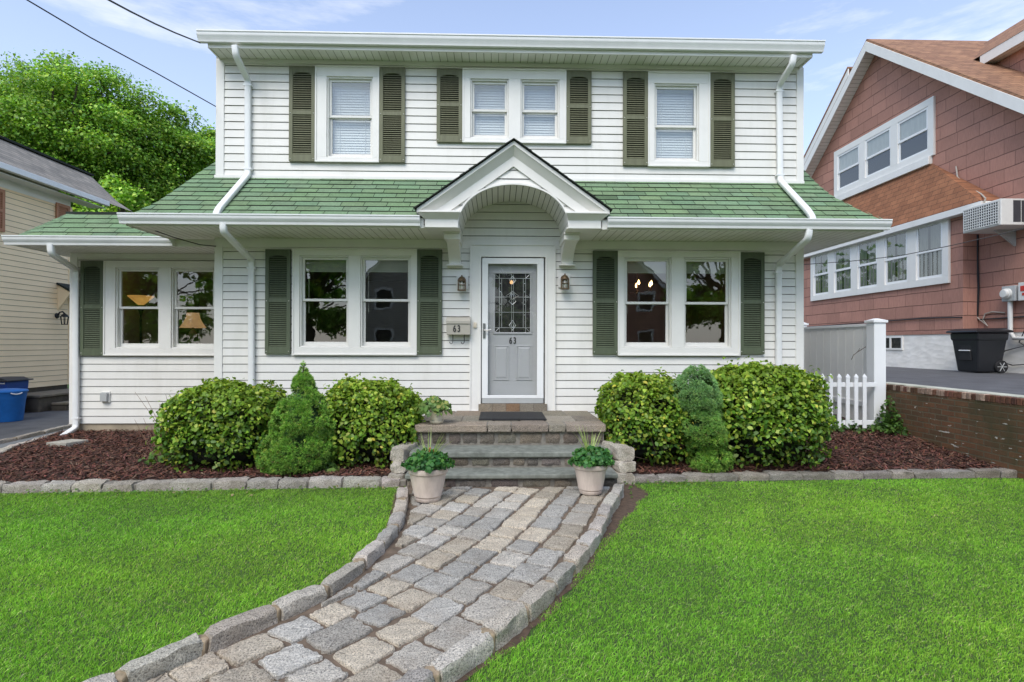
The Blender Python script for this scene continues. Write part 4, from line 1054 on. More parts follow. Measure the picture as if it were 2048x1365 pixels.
edging('stone_edging', 'low dirty granite edging between lawn and right mulch bed', [(p.x, p.y) for p in bedR], .17, z0, lambda x, y: .062 + .004 * (x - 1.5), 'granite edgings', lrange=(.28, .42), seed=14, tr=(.35, .62))
kerb = [atZ(-60, 930, .12), atZ(20, 897, .12), atZ(70, 880, .14), atZ(110, 868, .15), atZ(150, 857, .16)]
edging('stone_edging', 'pale stone kerb between left mulch bed and concrete strip, below the downspout', [(p.x, p.y) for p in kerb], .13, z0, lambda x, y: .15, 'granite edgings', lrange=(.5, .75), seed=16, tr=(.85, 1.1))
kerb2 = [atZ(-60, 893, .1), atZ(0, 881, .1), atZ(70, 866, .1), atZ(140, 849, .1), atZ(200, 838, .1)]
edging('stone_edging', 'thin outer stone kerb between concrete strip and left asphalt driveway', [(p.x, p.y) for p in kerb2], .09, z0, lambda x, y: .105, 'granite edgings', lrange=(.6, .9), seed=17, tr=(.6, .85))
# driveways
mb = MB(); k1 = [V3((p.x, p.y, .05)) for p in kerb]; k2 = [V3((p.x, p.y, .05)) for p in kerb2]
for a, b, c, d in zip(k1, k1[1:], k2[1:], k2): mb.quad(a, b, c, d)
tag(mb.build('concrete_strip', MT['strip']), kind='structure')
mb = MB(); last = V3((kerb2[-1].x - .1, 24, .045))
pl = [V3((p.x, p.y, .045)) for p in kerb2] + [last]
for a, b in zip(pl, pl[1:]): mb.quad(a, b, (-10.79, b.y, .045), (-10.79, a.y, .045))
mb.quad((kerb2[0].x, -3, .045), pl[0], (-10.79, pl[0].y, .045), (-10.79, -3, .045))
tag(mb.build('driveway', MT['asphalt']), kind='structure')
# mulch
def bed(name, x0, x1, front, back, n=60, m=26, seed=0):
    from mathutils import noise as mn
    vs, fs = [], []
    for j in range(m + 1):
        for i in range(n + 1):
            x = x0 + (x1 - x0) * i / n; f = front(x) + .03; b_ = back(x); y = f + (b_ - f) * j / m
            if x0 < -3: x = max(x, float(np.interp(y, [p.y for p in kerb], [p.x for p in kerb])) + .03)
            vs.append((x, y, mulch_z(x, y) + .022 * mn.noise(V3((x * 2.1, y * 2.1, seed))) + .012 * mn.noise(V3((x * 9, y * 9, 3))) - (.05 if j == 0 else 0)))
    fs = [(j * (n + 1) + i, j * (n + 1) + i + 1, (j + 1) * (n + 1) + i + 1, (j + 1) * (n + 1) + i) for j in range(m) for i in range(n)]
    q = MB(); q.add(vs, fs); o = q.build(name, MT['mulch'], smooth=True, ang=80); tag(o, kind='structure'); return o
blx = [p.x for p in bedL]; bly = [p.y for p in bedL]; brx = [p.x for p in bedR]; bry = [p.y for p in bedR]
fL = lambda x: float(np.interp(x, blx, bly)); fR = lambda x: float(np.interp(x, brx, bry))
kx = sorted([(p.x, p.y) for p in kerb])
BX = 6.12                                      # brick wall face
bed('mulch_ground', kerb[-1].x - .1, -1.0, fL, lambda x: YF + .2 if x > HXL else YA + .1, seed=1)
bed('mulch_ground', 1.3, BX + .05, fR, lambda x: YF + .2 if x < HXR else 9.6, seed=2)
def chips(n, x0, x1, fr, bk, seed):
    r = np.random.default_rng(seed); X = r.uniform(x0, x1, n); F = np.array([fr(x) for x in X]); B = np.array([bk(x) for x in X]); Y = F + .06 + (B - F - .06) * r.random(n)
    Z = np.array([mulch_z(x, y) for x, y in zip(X, Y)]) + r.uniform(.0, .03, n)
    a = r.uniform(0, 2 * math.pi, n); ln = r.uniform(.012, .042, n); wd = r.uniform(.003, .008, n); tl = r.uniform(-.5, .5, n); rl = r.uniform(-.6, .6, n)
    u = np.stack([np.cos(a), np.sin(a), tl], 1); w = np.stack([-np.sin(a), np.cos(a), rl], 1); P = np.stack([X, Y, Z], 1)
    V = np.stack([P - u * ln[:, None] - w * wd[:, None], P + u * ln[:, None] - w * wd[:, None] * .6, P + u * ln[:, None] + w * wd[:, None] * .8, P - u * ln[:, None] + w * wd[:, None]], 1)
    g = r.uniform(.25, 1.6, n) ** 1.2; c = np.array([.115, .050, .034])[None] * g[:, None] * r.uniform(.85, 1.2, (n, 3)); li = r.random(n) < .05; c[li] = np.array([.20, .13, .09]) * r.uniform(.6, 1.1, (li.sum(), 1))
    return V.reshape(-1, 3), np.repeat(c, 4, axis=0)
xk0 = kerb[-1].x + .1
def flk(x): return fL(x)
v1, c1 = chips(32000, kerb[-1].x, -1.05, fL, lambda x: YF if x > HXL else YA, 31)
keep = np.repeat(v1.reshape(-1, 4, 3)[:, 0, 0] > np.interp(v1.reshape(-1, 4, 3)[:, 0, 1], [p.y for p in kerb], [p.x for p in kerb]) + .05, 4)
v2, c2 = chips(24000, 1.35, BX, fR, lambda x: YF if x < HXR else 8.6, 32)
soup('mulch', np.vstack([v1[keep], v2]), 4, np.vstack([c1[keep], c2]), MT['chips']); tag(bpy.data.objects['mulch'], 'dark red-brown bark mulch in the beds before the house', 'mulch', kind='stuff')

# --- steps ----------------------------------------------------------
SX0, SX1 = -1.0, 1.32
steps = thing('front_steps', 'three bluestone steps with rubble risers up to the front door landing', 'steps', (.16, 6.0, 0))
def slab_row(name, y0, y1, z0, z1, cuts, mat_, seed, jitter=.006):
    rd = random.Random(seed); m = MB(); x = SX0
    for i, c in enumerate(cuts + [SX1]):
        g = rd.uniform(.7, 1.2); m.tint = (g * rd.uniform(.95, 1.08), g, g * rd.uniform(.9, 1.0))
        m.box(x + .006, c - .006, y0 + rd.uniform(-jitter, jitter), y1, z0, z1 + rd.uniform(-.004, .004)); x = c
    return m.build(name, mat_, steps, bevel=.012)
def stones(name, y, z0, z1, seed, n=9):
    rd = random.Random(seed); x = SX0 + .01; k = 0; core = MB(); core.box(SX0 + .02, SX1 - .02, y + .018, y + .3, z0 - .02, z1); grp = None
    big = None; V = []; F_ = []; T = []
    mm = MB()
    while x < SX1 - .05:
        w = min(rd.uniform(.13, .36), SX1 - x); g = rd.uniform(.45, 1.25); mm.tint = (g * rd.uniform(.95, 1.12), g, g * rd.uniform(.85, 1.05))
        zz0, zz1 = z0 + .003, z1 - .003
        nx, nz = 7, 4; vs = []
        from mathutils import noise as mn
        for j in range(nz + 1):
            for i in range(nx + 1):
                u, v = i / nx, j / nz; ed = min(u, 1 - u, .12) / .12 * min(v, 1 - v, .20) / .20
                px_ = x + .008 + (w - .016) * u; pz_ = zz0 + (zz1 - zz0) * v
                vs.append((px_ + rd.uniform(-.004, .004), y + .028 - .024 * ed ** .4 + .012 * mn.noise(V3((px_ * 18, k * 7.7, pz_ * 18))), pz_ + rd.uniform(-.004, .004)))
        mm.add(vs, [(j * (nx + 1) + i, j * (nx + 1) + i + 1, (j + 1) * (nx + 1) + i + 1, (j + 1) * (nx + 1) + i) for j in range(nz) for i in range(nx)])
        x += w; k += 1
    o = mm.build(name, MT['rubble'], steps, smooth=True, ang=75, fix=False)
    core.build('mortar_core', MT['mortar'], steps)
LF, T2F, T3F = 6.63, 6.235, 5.95
stones('riser', T3F + .03, -.02, .105, 1); stones('riser', T2F + .035, .158, .275, 2); stones('riser', LF + .04, .335, .50, 3)
slab_row('tread', T3F, T2F + .06, .105, .158, [], MT['bluestone'], 4); slab_row('tread', T2F, LF + .06, .275, .335, [], MT['bluestone'], 5)
slab_row('landing', LF, LF + .30, .50, ZPORCH - .004, [-.12, .17, .62, .83], MT['flag'], 6, .012)
slab_row('landing', LF + .30, LF + .82, .50, ZPORCH, [-.45, -.05, .28, .60, 1.0], MT['flag'], 7); slab_row('landing', LF + .82, YF + .02, .50, ZPORCH - .002, [-.6, -.1, .45, .95], MT['flag'], 8)
mb = MB(); mb.box(SX0 + .03, SX1 - .03, LF + .06, YF + .1, -.1, .505); mb.box(SX0 + .004, SX1 - .004, LF + .02, YF - .02, ZPORCH - .06, ZPORCH - .010); mb.box(SX0 + .03, SX1 - .03, T2F + .1, LF + .1, -.1, .28); mb.box(SX0 + .03, SX1 - .03, T3F + .1, T2F + .1, -.1, .11)
mb.build('mortar_core', MT['mortar'], steps)
for s, (xa, xb) in ((-1, (798, 826)), (1, (1216, 1263))):   # side blocks
    rd = random.Random(40 + s)
    for k, (z0_, z1_, Y_) in enumerate(((-.05, .12, 6.22), (.12, .235, 6.28), (.235, .385, 6.34))):
        xc = SX1 + .10 if s > 0 else SX0 - .075
        g = rd.uniform(.75, 1.0)
        rough_block('side_stone', steps, (xc + rd.uniform(-.02, .02), Y_ + .10), math.pi / 2 + rd.uniform(-.10, .10) + s * .15, .46, .21 if s > 0 else .17, z0_, z1_, MT['granite'], (g, g * .98, g * .93), 50 + k + s, rough=.016)
mat_o = MB(); z = ZPORCH + .003; mat_o.box(-.235, .625, 6.96, 7.72, z, z + .012); mat_o.box(-.215, .605, 6.985, 7.70, z + .012, z + .016)
tag(mat_o.build('doormat', MT['black'], bevel=.003), 'black rubber doormat lying in front of the door', 'doormat')
sp = MB(); c = atZ(132, 890, .13)
sp.prism([(c.x - .18, c.y - .12, .10), (c.x + .12, c.y - .16, .10), (c.x + .24, c.y + .10, .10), (c.x - .05, c.y + .16, .10)], (0, 0, .085))
tag(sp.build('splash_stone', MT['stone_flat'], bevel=.008), 'flat pale stone on the mulch below the left downspout', 'stone')

# ------------------------------------------------------------------ plants
def tint_mix(n, cols, wts, var=.2, r=None):
    r = r or rng; i = r.choice(len(cols), n, p=np.array(wts) / sum(wts)); c = np.array(cols)[i]
    return c * r.uniform(1 - var, 1 + var, (n, 1)) * r.uniform(.93, 1.07, (n, 3))
HEDGE = [(.12, .25, .024), (.22, .37, .035), (.42, .52, .07), (.06, .15, .02), (.66, .56, .09)]
def bush(name, label, c, hw, hd, z0, z1, n, seed, power=3.3, wts=(4, 4, 2, 2, .12), leaf=.056, group='clipped hedge shrubs before the house', lean=0, cols=HEDGE):
    r = np.random.default_rng(seed); h = (z1 - z0) / 2; zc = (z0 + z1) / 2
    d = unit(r.normal(size=(n, 3))); d[:, 2] = np.where(d[:, 2] < -.2, d[:, 2] * r.choice([1, -1], n), d[:, 2]); d = unit(d)
    rad = (np.abs(d) ** power).sum(1) ** (-1 / power)
    from mathutils import noise as mn
    lum = np.array([mn.noise(V3(tuple(q * 2.6)) + V3((seed * 3.1, 0, 0))) + .55 * mn.noise(V3(tuple(q * 6.5)) + V3((0, seed, 0))) for q in d])
    depth = np.clip(r.exponential(.10, n), 0, .5)
    low = np.clip((-d[:, 2] - .05) * 1.6, 0, 1)
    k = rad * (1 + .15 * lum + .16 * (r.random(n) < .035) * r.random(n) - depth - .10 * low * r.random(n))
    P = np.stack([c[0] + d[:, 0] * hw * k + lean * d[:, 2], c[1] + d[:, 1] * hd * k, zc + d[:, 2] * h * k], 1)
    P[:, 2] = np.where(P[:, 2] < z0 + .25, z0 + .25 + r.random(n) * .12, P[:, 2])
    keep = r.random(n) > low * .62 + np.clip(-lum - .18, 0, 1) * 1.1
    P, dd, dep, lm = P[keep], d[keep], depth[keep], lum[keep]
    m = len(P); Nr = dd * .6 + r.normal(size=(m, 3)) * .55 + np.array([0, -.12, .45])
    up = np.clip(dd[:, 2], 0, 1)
    T = tint_mix(m, cols, wts, .28, r) * (1 - .9 * np.clip(dep * 3.4, 0, .85))[:, None] * (1 + .25 * lm)[:, None] * (1 - .62 * np.clip(-dd[:, 2] * 1.3 + .15, 0, 1))[:, None]  # shade put into the tint: leaves darker deep inside and low down
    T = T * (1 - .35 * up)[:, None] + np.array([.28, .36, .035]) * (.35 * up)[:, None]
    V, TT, k6 = leaf_soup(P, Nr, r.uniform(.6, 1.25, m) * leaf, T, .62)
    ex = MB()                                          # stems from the root to the leaves
    for _ in range(46):
        q = P[r.integers(0, m)]; b = V3((c[0] + r.normal() * hw * .25, c[1] + r.normal() * hd * .22, z0 - .03)); e = V3(tuple(q)); e = b + (e - b) * .93
        mid = b.lerp(e, .5) + V3((r.normal() * .05, r.normal() * .05, .06)); ex.tube([b, mid, e], [.009, .006, .003], 4, 1, cap=False)
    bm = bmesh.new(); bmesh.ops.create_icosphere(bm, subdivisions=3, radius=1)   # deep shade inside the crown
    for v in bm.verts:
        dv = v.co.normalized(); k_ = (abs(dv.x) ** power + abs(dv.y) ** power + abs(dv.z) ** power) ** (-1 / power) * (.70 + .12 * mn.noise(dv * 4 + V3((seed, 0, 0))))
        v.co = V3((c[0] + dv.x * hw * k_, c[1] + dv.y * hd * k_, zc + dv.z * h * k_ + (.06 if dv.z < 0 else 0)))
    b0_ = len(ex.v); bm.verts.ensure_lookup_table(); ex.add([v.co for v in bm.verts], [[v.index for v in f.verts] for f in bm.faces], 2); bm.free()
    t = thing(name, label, 'shrub', (c[0], c[1], z0), group)
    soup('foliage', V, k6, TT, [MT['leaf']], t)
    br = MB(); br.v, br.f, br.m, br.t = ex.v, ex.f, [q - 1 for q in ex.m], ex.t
    br.build('branches_and_shade_core', [MT['twig'], MT['core']], t, smooth=True, ang=80, fix=False)
    return t
def px_bush(lab, x0, x1, ytop, Y, hd, zb, n, seed, **kw):
    a, b = at(x0, 850, Y), at(x1, 850, Y); zt = at((x0 + x1) / 2, ytop, Y).z
    return bush('hedge_shrub', lab, ((a.x + b.x) / 2, Y), (b.x - a.x) / 2, hd, zb - .22, zt - .02, n, seed, **kw)
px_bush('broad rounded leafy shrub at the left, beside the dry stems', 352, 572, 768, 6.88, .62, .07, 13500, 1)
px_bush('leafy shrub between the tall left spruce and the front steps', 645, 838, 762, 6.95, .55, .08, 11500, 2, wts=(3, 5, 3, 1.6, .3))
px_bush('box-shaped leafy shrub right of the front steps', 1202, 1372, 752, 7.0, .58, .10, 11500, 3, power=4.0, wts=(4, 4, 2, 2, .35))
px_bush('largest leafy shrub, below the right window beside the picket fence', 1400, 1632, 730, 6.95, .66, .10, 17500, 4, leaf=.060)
# dwarf spruces
SPR = [(.17, .34, .05), (.25, .44, .07), (.12, .26, .05), (.38, .50, .10)]
def spruce(label, Y, prof, seed, n=5200, blue=0, nb=260, br=(.055, .125)):
    """prof: list of (px centre, px half width, py) from the tip down"""
    r = np.random.default_rng(seed); from mathutils import noise as mn
    pts = [(at(cx_, py, Y).x, hw * Y / FPX, at(cx_, py, Y).z) for cx_, hw, py in prof]
    zs_ = np.array([p[2] for p in pts])[::-1]; cxs = np.array([p[0] for p in pts])[::-1]; rs = np.array([p[1] for p in pts])[::-1]
    zl = np.linspace(zs_[0], zs_[-1], 400); wz = np.interp(zl, zs_, rs) + .03; cdf = np.cumsum(wz) / wz.sum()
    bz = np.interp(r.random(nb), cdf, zl); ba = r.uniform(0, 2 * math.pi, nb); br0 = np.interp(bz, zs_, rs); bc = np.interp(bz, zs_, cxs)
    brad = np.minimum(r.uniform(*br, nb), br0 * .6 + .02)
    B = np.stack([bc + np.cos(ba) * (br0 - brad * .75), Y + np.sin(ba) * (br0 - brad * .75), bz], 1)
    ib = r.choice(nb, n, p=brad ** 2 / (brad ** 2).sum()); ang = np.stack([np.cos(ba), np.sin(ba), np.full(nb, .35)], 1)[ib]
    D = unit(r.normal(size=(n, 3)) * .62 + ang); P = B[ib] + D * (brad[ib] * (1 - np.clip(r.exponential(.06, n), 0, .4)))[:, None]
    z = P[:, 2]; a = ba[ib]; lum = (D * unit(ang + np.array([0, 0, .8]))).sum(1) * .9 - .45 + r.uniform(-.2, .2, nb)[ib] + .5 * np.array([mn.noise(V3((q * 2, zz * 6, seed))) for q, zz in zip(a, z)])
    m = 9; Pn = np.repeat(P, m, 0); Dn = unit(np.repeat(D, m, 0) + r.normal(size=(n * m, 3)) * .65); ln = r.uniform(.016, .034, n * m)[:, None]
    side = unit(np.cross(Dn, r.normal(size=(n * m, 3)))) * .0042
    V = np.stack([Pn - side, Pn + side, Pn + Dn * ln], 1).reshape(-1, 3)
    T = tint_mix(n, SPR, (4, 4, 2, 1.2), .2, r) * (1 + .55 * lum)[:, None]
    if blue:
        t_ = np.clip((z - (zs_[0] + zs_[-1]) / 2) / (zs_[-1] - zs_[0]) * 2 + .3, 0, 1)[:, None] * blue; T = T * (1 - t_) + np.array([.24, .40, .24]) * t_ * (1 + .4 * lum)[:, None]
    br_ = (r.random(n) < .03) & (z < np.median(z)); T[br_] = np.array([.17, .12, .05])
    T = np.clip(T, .006, 1)
    T3 = np.repeat(np.repeat(T, m, 0) * r.uniform(.75, 1.2, (n * m, 1)), 3, 0)
    base = V3((pts[-1][0], Y, zs_[0] - .03))
    t = thing('dwarf_spruce', label, 'conifer', base, 'dwarf spruces among the shrubs')
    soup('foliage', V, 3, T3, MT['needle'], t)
    q = MB(); q.tube([base, (pts[len(pts) // 2][0], Y, (zs_[0] + zs_[-1]) / 2), (pts[0][0], Y, zs_[-1] - .04)], [.035, .025, .006], 7)
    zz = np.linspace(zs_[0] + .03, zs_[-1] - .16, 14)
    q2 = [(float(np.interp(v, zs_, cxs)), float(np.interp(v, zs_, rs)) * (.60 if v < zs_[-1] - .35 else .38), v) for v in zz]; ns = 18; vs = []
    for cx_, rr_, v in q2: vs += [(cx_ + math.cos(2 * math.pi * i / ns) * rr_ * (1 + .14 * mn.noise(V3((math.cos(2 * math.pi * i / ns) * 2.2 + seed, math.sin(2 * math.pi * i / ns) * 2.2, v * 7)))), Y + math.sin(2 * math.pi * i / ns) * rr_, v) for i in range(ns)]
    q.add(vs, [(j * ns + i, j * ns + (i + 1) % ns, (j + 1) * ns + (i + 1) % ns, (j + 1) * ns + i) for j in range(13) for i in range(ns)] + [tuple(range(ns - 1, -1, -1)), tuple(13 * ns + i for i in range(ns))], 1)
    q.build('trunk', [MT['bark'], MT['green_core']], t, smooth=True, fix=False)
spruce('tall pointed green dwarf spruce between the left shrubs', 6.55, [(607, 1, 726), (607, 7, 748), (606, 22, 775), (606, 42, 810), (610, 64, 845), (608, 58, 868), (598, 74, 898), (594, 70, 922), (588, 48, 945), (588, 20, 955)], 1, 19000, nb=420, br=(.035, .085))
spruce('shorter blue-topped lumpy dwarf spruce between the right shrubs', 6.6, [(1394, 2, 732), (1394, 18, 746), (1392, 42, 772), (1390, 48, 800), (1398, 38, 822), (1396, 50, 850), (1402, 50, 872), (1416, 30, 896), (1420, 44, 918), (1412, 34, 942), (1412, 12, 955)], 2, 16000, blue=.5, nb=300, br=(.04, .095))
# leafy perennial with dry stems at the left end, ivy by the fence
def perennial(name, label, cat, c, rx_, ry_, h, n, seed, stems=26, leaf=.07, cols=((.10, .19, .04), (.15, .25, .05), (.07, .13, .03)), dry=(.22, .14, .09), group=None, zf=None):
    r = np.random.default_rng(seed); t = thing(name, label, cat, (c[0], c[1], c[2]), group)
    P = np.stack([c[0] + r.normal(size=n) * rx_ * .5, c[1] + r.normal(size=n) * ry_ * .5, np.zeros(n)], 1)
    P[:, 2] = c[2] + .02 + r.random(n) ** 1.2 * h * np.clip(1.15 - np.hypot((P[:, 0] - c[0]) / rx_, (P[:, 1] - c[1]) / ry_), .15, 1)
    V, T, k = leaf_soup(P, r.normal(size=(n, 3)) * .6 + np.array([0, -.35, .8]), r.uniform(.6, 1.3, n) * leaf, tint_mix(n, cols, [1] * len(cols), .25, r), .7)
    soup('foliage', V, k, T, MT['leaf'], t)
    if stems:
        m = MB()
        for _ in range(stems):
            b = V3((c[0] + r.normal() * rx_ * .3, c[1] + r.normal() * ry_ * .3, c[2] - .03)); d = V3((r.normal() * .25 - .08, r.normal() * .2, 1)) * h * r.uniform(.7, 1.45)
            m.tube([b, b + d * .55 + V3((r.normal() * .02, 0, 0)), b + d], [.0055, .004, .002], 4, cap=False)
        m.build('stems', simple('dry_stem', dry, .9, .3, 30), t)
    return t
p = at(352, 915, 6.95); perennial('perennial', 'sprouting leafy perennial with dry brown stems, left of the shrubs', 'plant', (p.x - .02, 6.95, .09), .26, .30, .42, 260, 3, 40)
p = at(372, 870, 7.3); perennial('perennial', 'dry twiggy stems standing behind the sprouting perennial', 'plant', (p.x - .12, 7.5, .12), .26, .2, .62, 50, 5, 34, leaf=.05)
p = at(690, 935, 6.5); perennial('seedling', 'small bright green rosette on soil under the left shrubs', 'plant', (at(663, 935, 6.42).x, 6.42, .08), .06, .06, .10, 26, 8, 0, leaf=.10)
IVY = ((.045, .10, .02), (.075, .15, .03), (.11, .20, .04))
perennial('ivy', 'ivy clump creeping between fence post and brick wall', 'ivy', (5.98, 8.25, .22), .20, .25, .55, 420, 6, 0, leaf=.06, cols=IVY, group='ivy by the fence')
perennial('ivy', 'low ivy growing under the picket fence', 'ivy', (5.2, 8.45, .22), .75, .25, .20, 520, 7, 0, leaf=.055, cols=IVY, group='ivy by the fence')
# pots
def pot(label, cx_, cy_, z0, r0_, r1_, h, mat_, seed, kind):
    t = thing('potted_plant', label, 'potted plant', (cx_, cy_, z0), 'potted plants by the steps')
    m = MB(); m.lathe((cx_, cy_, z0), [(r0_ * .96, 0), (r0_, .008), (r0_ * 1.03, .03), (r0_ * 1.0, .034), (r0_ + (r1_ - r0_) * .2, h * .16), (r0_ + (r1_ - r0_) * .19, h * .175), (r1_ * .93, h * .82), (r1_ * .99, h * .845), (r1_, h * .86), (r1_ * 1.02, h * .97), (r1_ * 1.0, h), (r1_ * .92, h), (r1_ * .90, h * .93), (r1_ * .88, h * .86)], 40, cap=False)
    m.build('pot', mat_, t, smooth=True, ang=35)
    m = MB(); m.lathe((cx_, cy_, z0), [(.001, h * .9), (r1_ * .5, h * .905), (r1_ * .89, h * .89)], 24, cap=False); m.build('soil', MT['soil'], t, smooth=True)
    m = MB(); m.lathe((cx_, cy_, z0), [(0.001, .004), (r0_ * .95, .004)], 24, cap=False); m.build('pot_base', mat_, t)
    r = np.random.default_rng(seed); ztop = z0 + h
    if kind == 'geranium':
        n = 900; d = unit(r.normal(size=(n, 3))); d[:, 2] = np.abs(d[:, 2]) * .9 - .15
        from mathutils import noise as mn
        lm = np.array([mn.noise(V3(tuple(q * 3)) + V3((seed, 0, 0))) for q in d]); k = (1 + .28 * lm - r.exponential(.12, n).clip(0, .6))[:, None]
        P = np.array([cx_ + .005, cy_ - .02, ztop + .03]) + d * np.array([r1_ * 1.22, r1_ * 1.1, .17]) * k
        T = tint_mix(n, [(.04, .14, .035), (.07, .20, .045), (.12, .27, .06)], (4, 4, 1.5), .25, r) * (1 + .5 * lm)[:, None]
        V, TT, kk = leaf_soup(P, d * .6 + r.normal(size=(n, 3)) * .5 + np.array([0, -.2, .5]), r.uniform(.025, .05, n), T, .95, fold=.25)
        soup('foliage', V, kk, TT, MT['leaf'], t)
        Vs = []; m = MB()
        for i in range(22):                               # spiky grass in the centre
            a = r.uniform(0, 2 * math.pi); tl = r.uniform(.1, .75); L_ = r.uniform(.26, .42); b = V3((cx_ + r.normal() * .015, cy_ + r.normal() * .015, ztop + .02)); q0 = b; dr = V3((math.cos(a) * tl, math.sin(a) * tl, 1)).normalized(); sd_ = V3((-math.sin(a), math.cos(a), 0)); g = r.uniform(.8, 1.2); m.tint = (.42 * g, .52 * g, .18 * g)
            if abs(sd_.x) < .5: sd_ = V3((.8, sd_.y, 0)).normalized()
            for s_ in range(4):
                w0, w1 = .008 * (1 - s_ / 4) + .001, .008 * (1 - (s_ + 1) / 4) + .0006; dr2 = (dr + V3((math.cos(a), math.sin(a), -.25)) * .10 * tl * 1.5).normalized(); q1 = q0 + dr2 * L_ / 4
                m.quad(q0 - sd_ * w0, q0 + sd_ * w0, q1 + sd_ * w1, q1 - sd_ * w1); q0, dr = q1, dr2
        m.build('grass_spike', MT['leaf'], t, fix=False)
        m = MB()
        for (fx, fz, nf) in (((.05, .10, 16),) if seed == 52 else ((.055, .185, 3),)):
            P = np.array([cx_ + fx, cy_ - .10, ztop + fz]) + r.normal(size=(nf, 3)) * .014
            V, TT, kk = leaf_soup(P, r.normal(size=(nf, 3)) + np.array([0, -1, .5]), r.uniform(.018, .03, nf), np.tile([.55, .035, .02] if seed == 52 else [.35, .12, .04], (nf, 1)), .9); soup('flower', V, kk, TT, MT['leaf'], t)
    else:
        n = 330; a = r.uniform(0, 2 * math.pi, n); rad = r.uniform(0, 1, n) ** .6; P = np.stack([cx_ - .03 + np.cos(a) * rad * .21, cy_ + np.sin(a) * rad * .16, ztop + .09 - .11 * rad ** 2 + np.clip(r.normal(size=n), -1.5, 1.5) * .03], 1)
        T = tint_mix(n, [(.13, .24, .05), (.20, .30, .07), (.09, .17, .04), (.38, .40, .12)], (3, 3, 2, .6), .2, r)
        V, TT, kk = leaf_soup(P, np.stack([np.cos(a) * .8, np.sin(a) * .8 - .35, np.full(n, .5)], 1) + r.normal(size=(n, 3)) * .35, r.uniform(.05, .095, n), T, .55, fold=.2)
        soup('foliage', V, kk, TT, MT['leaf'], t)
        m = MB()
        for s_ in range(9): m.tube([(cx_, cy_, ztop - .01), (cx_ + r.normal() * .04, cy_ - .02, ztop + .04), (cx_ + r.normal() * .07, cy_ + r.normal() * .05, ztop + .06)], .003, 5)
        pp = [(cx_ - .04 + .10 * t_, cy_ + .03, ztop + .08 + .05 * math.sin(t_ * math.pi)) for t_ in np.linspace(0, 1, 8)]; m.tube(pp, .006, 6); m.build('stems', MT['twig'], t)
        m = MB(); m.lathe((cx_, cy_, z0), [(r0_ * 1.02, -.018), (r0_ * 1.3, 0), (r0_ * 1.34, .018), (r0_ * 1.28, .018), (r0_ * 1.2, .004)], 28); m.build('saucer', mat_, t, smooth=True)
    return t
q = atZ(855, 998, 0); pot('weathered pink-beige pot of geraniums and grass spikes, left of the steps', at(856, 960, 5.43).x, 5.43, .034, .123, .195, .325, MT['pot'], 51, 'geranium')
q = atZ(1180, 990, 0); pot('weathered pink-beige pot with a red geranium bloom, right of the steps', at(1181, 960, 5.66).x, 5.66, .034, .116, .176, .305, MT['pot'], 52, 'geranium')
pot('small cream pot with trailing pale-leaved plant on the landing', at(873, 840, 6.72).x, 6.74, ZPORCH + .018, .064, .088, .16, MT['cream_pot'], 53, 'trailing')

# ------------------------------------------------------------------ grass
def lawn(n):
    r = np.random.default_rng(77)
    y = 1.7 + (7.0 - 1.7) * r.random(n * 3) ** 1.15
    x = (r.random(n * 3) * 2 - 1) * (1.25 * y + 2.2)
    left = x < xl_path(y) - .075 - r.exponential(.012, len(x)); sw = np.array([.07]) + .19 * np.clip((y - 4.3) / 1.5, 0, 1) + .05 * np.sin(x * 9) * np.sin(y * 7)
    right = x > xr_path(y) + sw + r.exponential(.025, len(x))
    fe = np.where(x < 0, np.interp(x, blx, bly) - .10, np.interp(x, brx, bry) - .12 - .10 * np.clip(2.2 - x, 0, 1))
    ok = (left | right) & (y < fe - r.exponential(.03, len(x))) & (x < BX) & (x > -9.0)
    x, y = x[ok][:n], y[ok][:n]; m = len(x)
    nz = np.sin(x * 2.3 + np.sin(y * 3.1) * 1.3) * np.sin(y * 2.7 + 1.4 * np.sin(x * 1.9)) + .6 * np.sin(x * 7.1 + y * 3.7) * np.sin(y * 8.3 - x * 2.9) + .5 * np.sin(x * 17 + 3 * np.sin(y * 5)) * np.sin(y * 19 + 2 * np.sin(x * 6))
    h = r.uniform(.010, .028, m) * (1 + .18 * nz); a = r.uniform(0, 2 * math.pi, m); tl = np.abs(r.normal(size=m)) * .95
    w = r.uniform(.0012, .0024, m) * (.7 + .12 * y)
    b = np.stack([x, y, np.full(m, -.002)], 1); s = np.stack([-np.sin(a + 1.2), np.cos(a + 1.2), np.zeros(m)], 1) * w[:, None]
    mid = b + np.stack([np.cos(a) * tl * h * .4, np.sin(a) * tl * h * .4, h * .6], 1); tip = b + np.stack([np.cos(a) * tl * h * 1.2, np.sin(a) * tl * h * 1.2, h * (1 - .2 * np.minimum(tl, 2))], 1)
    V = np.stack([b - s, b + s, mid + s * .8, tip, mid - s * .8], 1).reshape(-1, 3)
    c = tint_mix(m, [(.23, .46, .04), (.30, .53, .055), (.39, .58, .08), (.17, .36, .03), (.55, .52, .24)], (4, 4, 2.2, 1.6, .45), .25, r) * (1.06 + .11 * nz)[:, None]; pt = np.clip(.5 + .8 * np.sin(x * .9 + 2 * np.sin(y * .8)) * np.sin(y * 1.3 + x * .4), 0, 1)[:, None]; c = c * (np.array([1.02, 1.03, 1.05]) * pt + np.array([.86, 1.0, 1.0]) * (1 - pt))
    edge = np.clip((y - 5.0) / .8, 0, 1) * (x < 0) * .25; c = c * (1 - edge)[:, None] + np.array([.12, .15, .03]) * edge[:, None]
    c5 = np.repeat(c, 5, 0).reshape(m, 5, 3); c5[:, :2] *= .72; c5[:, 3] *= 1.12  # shade between blades painted in: darker feet, lighter tips
    return V, c5.reshape(-1, 3)
V, T = lawn(680000)
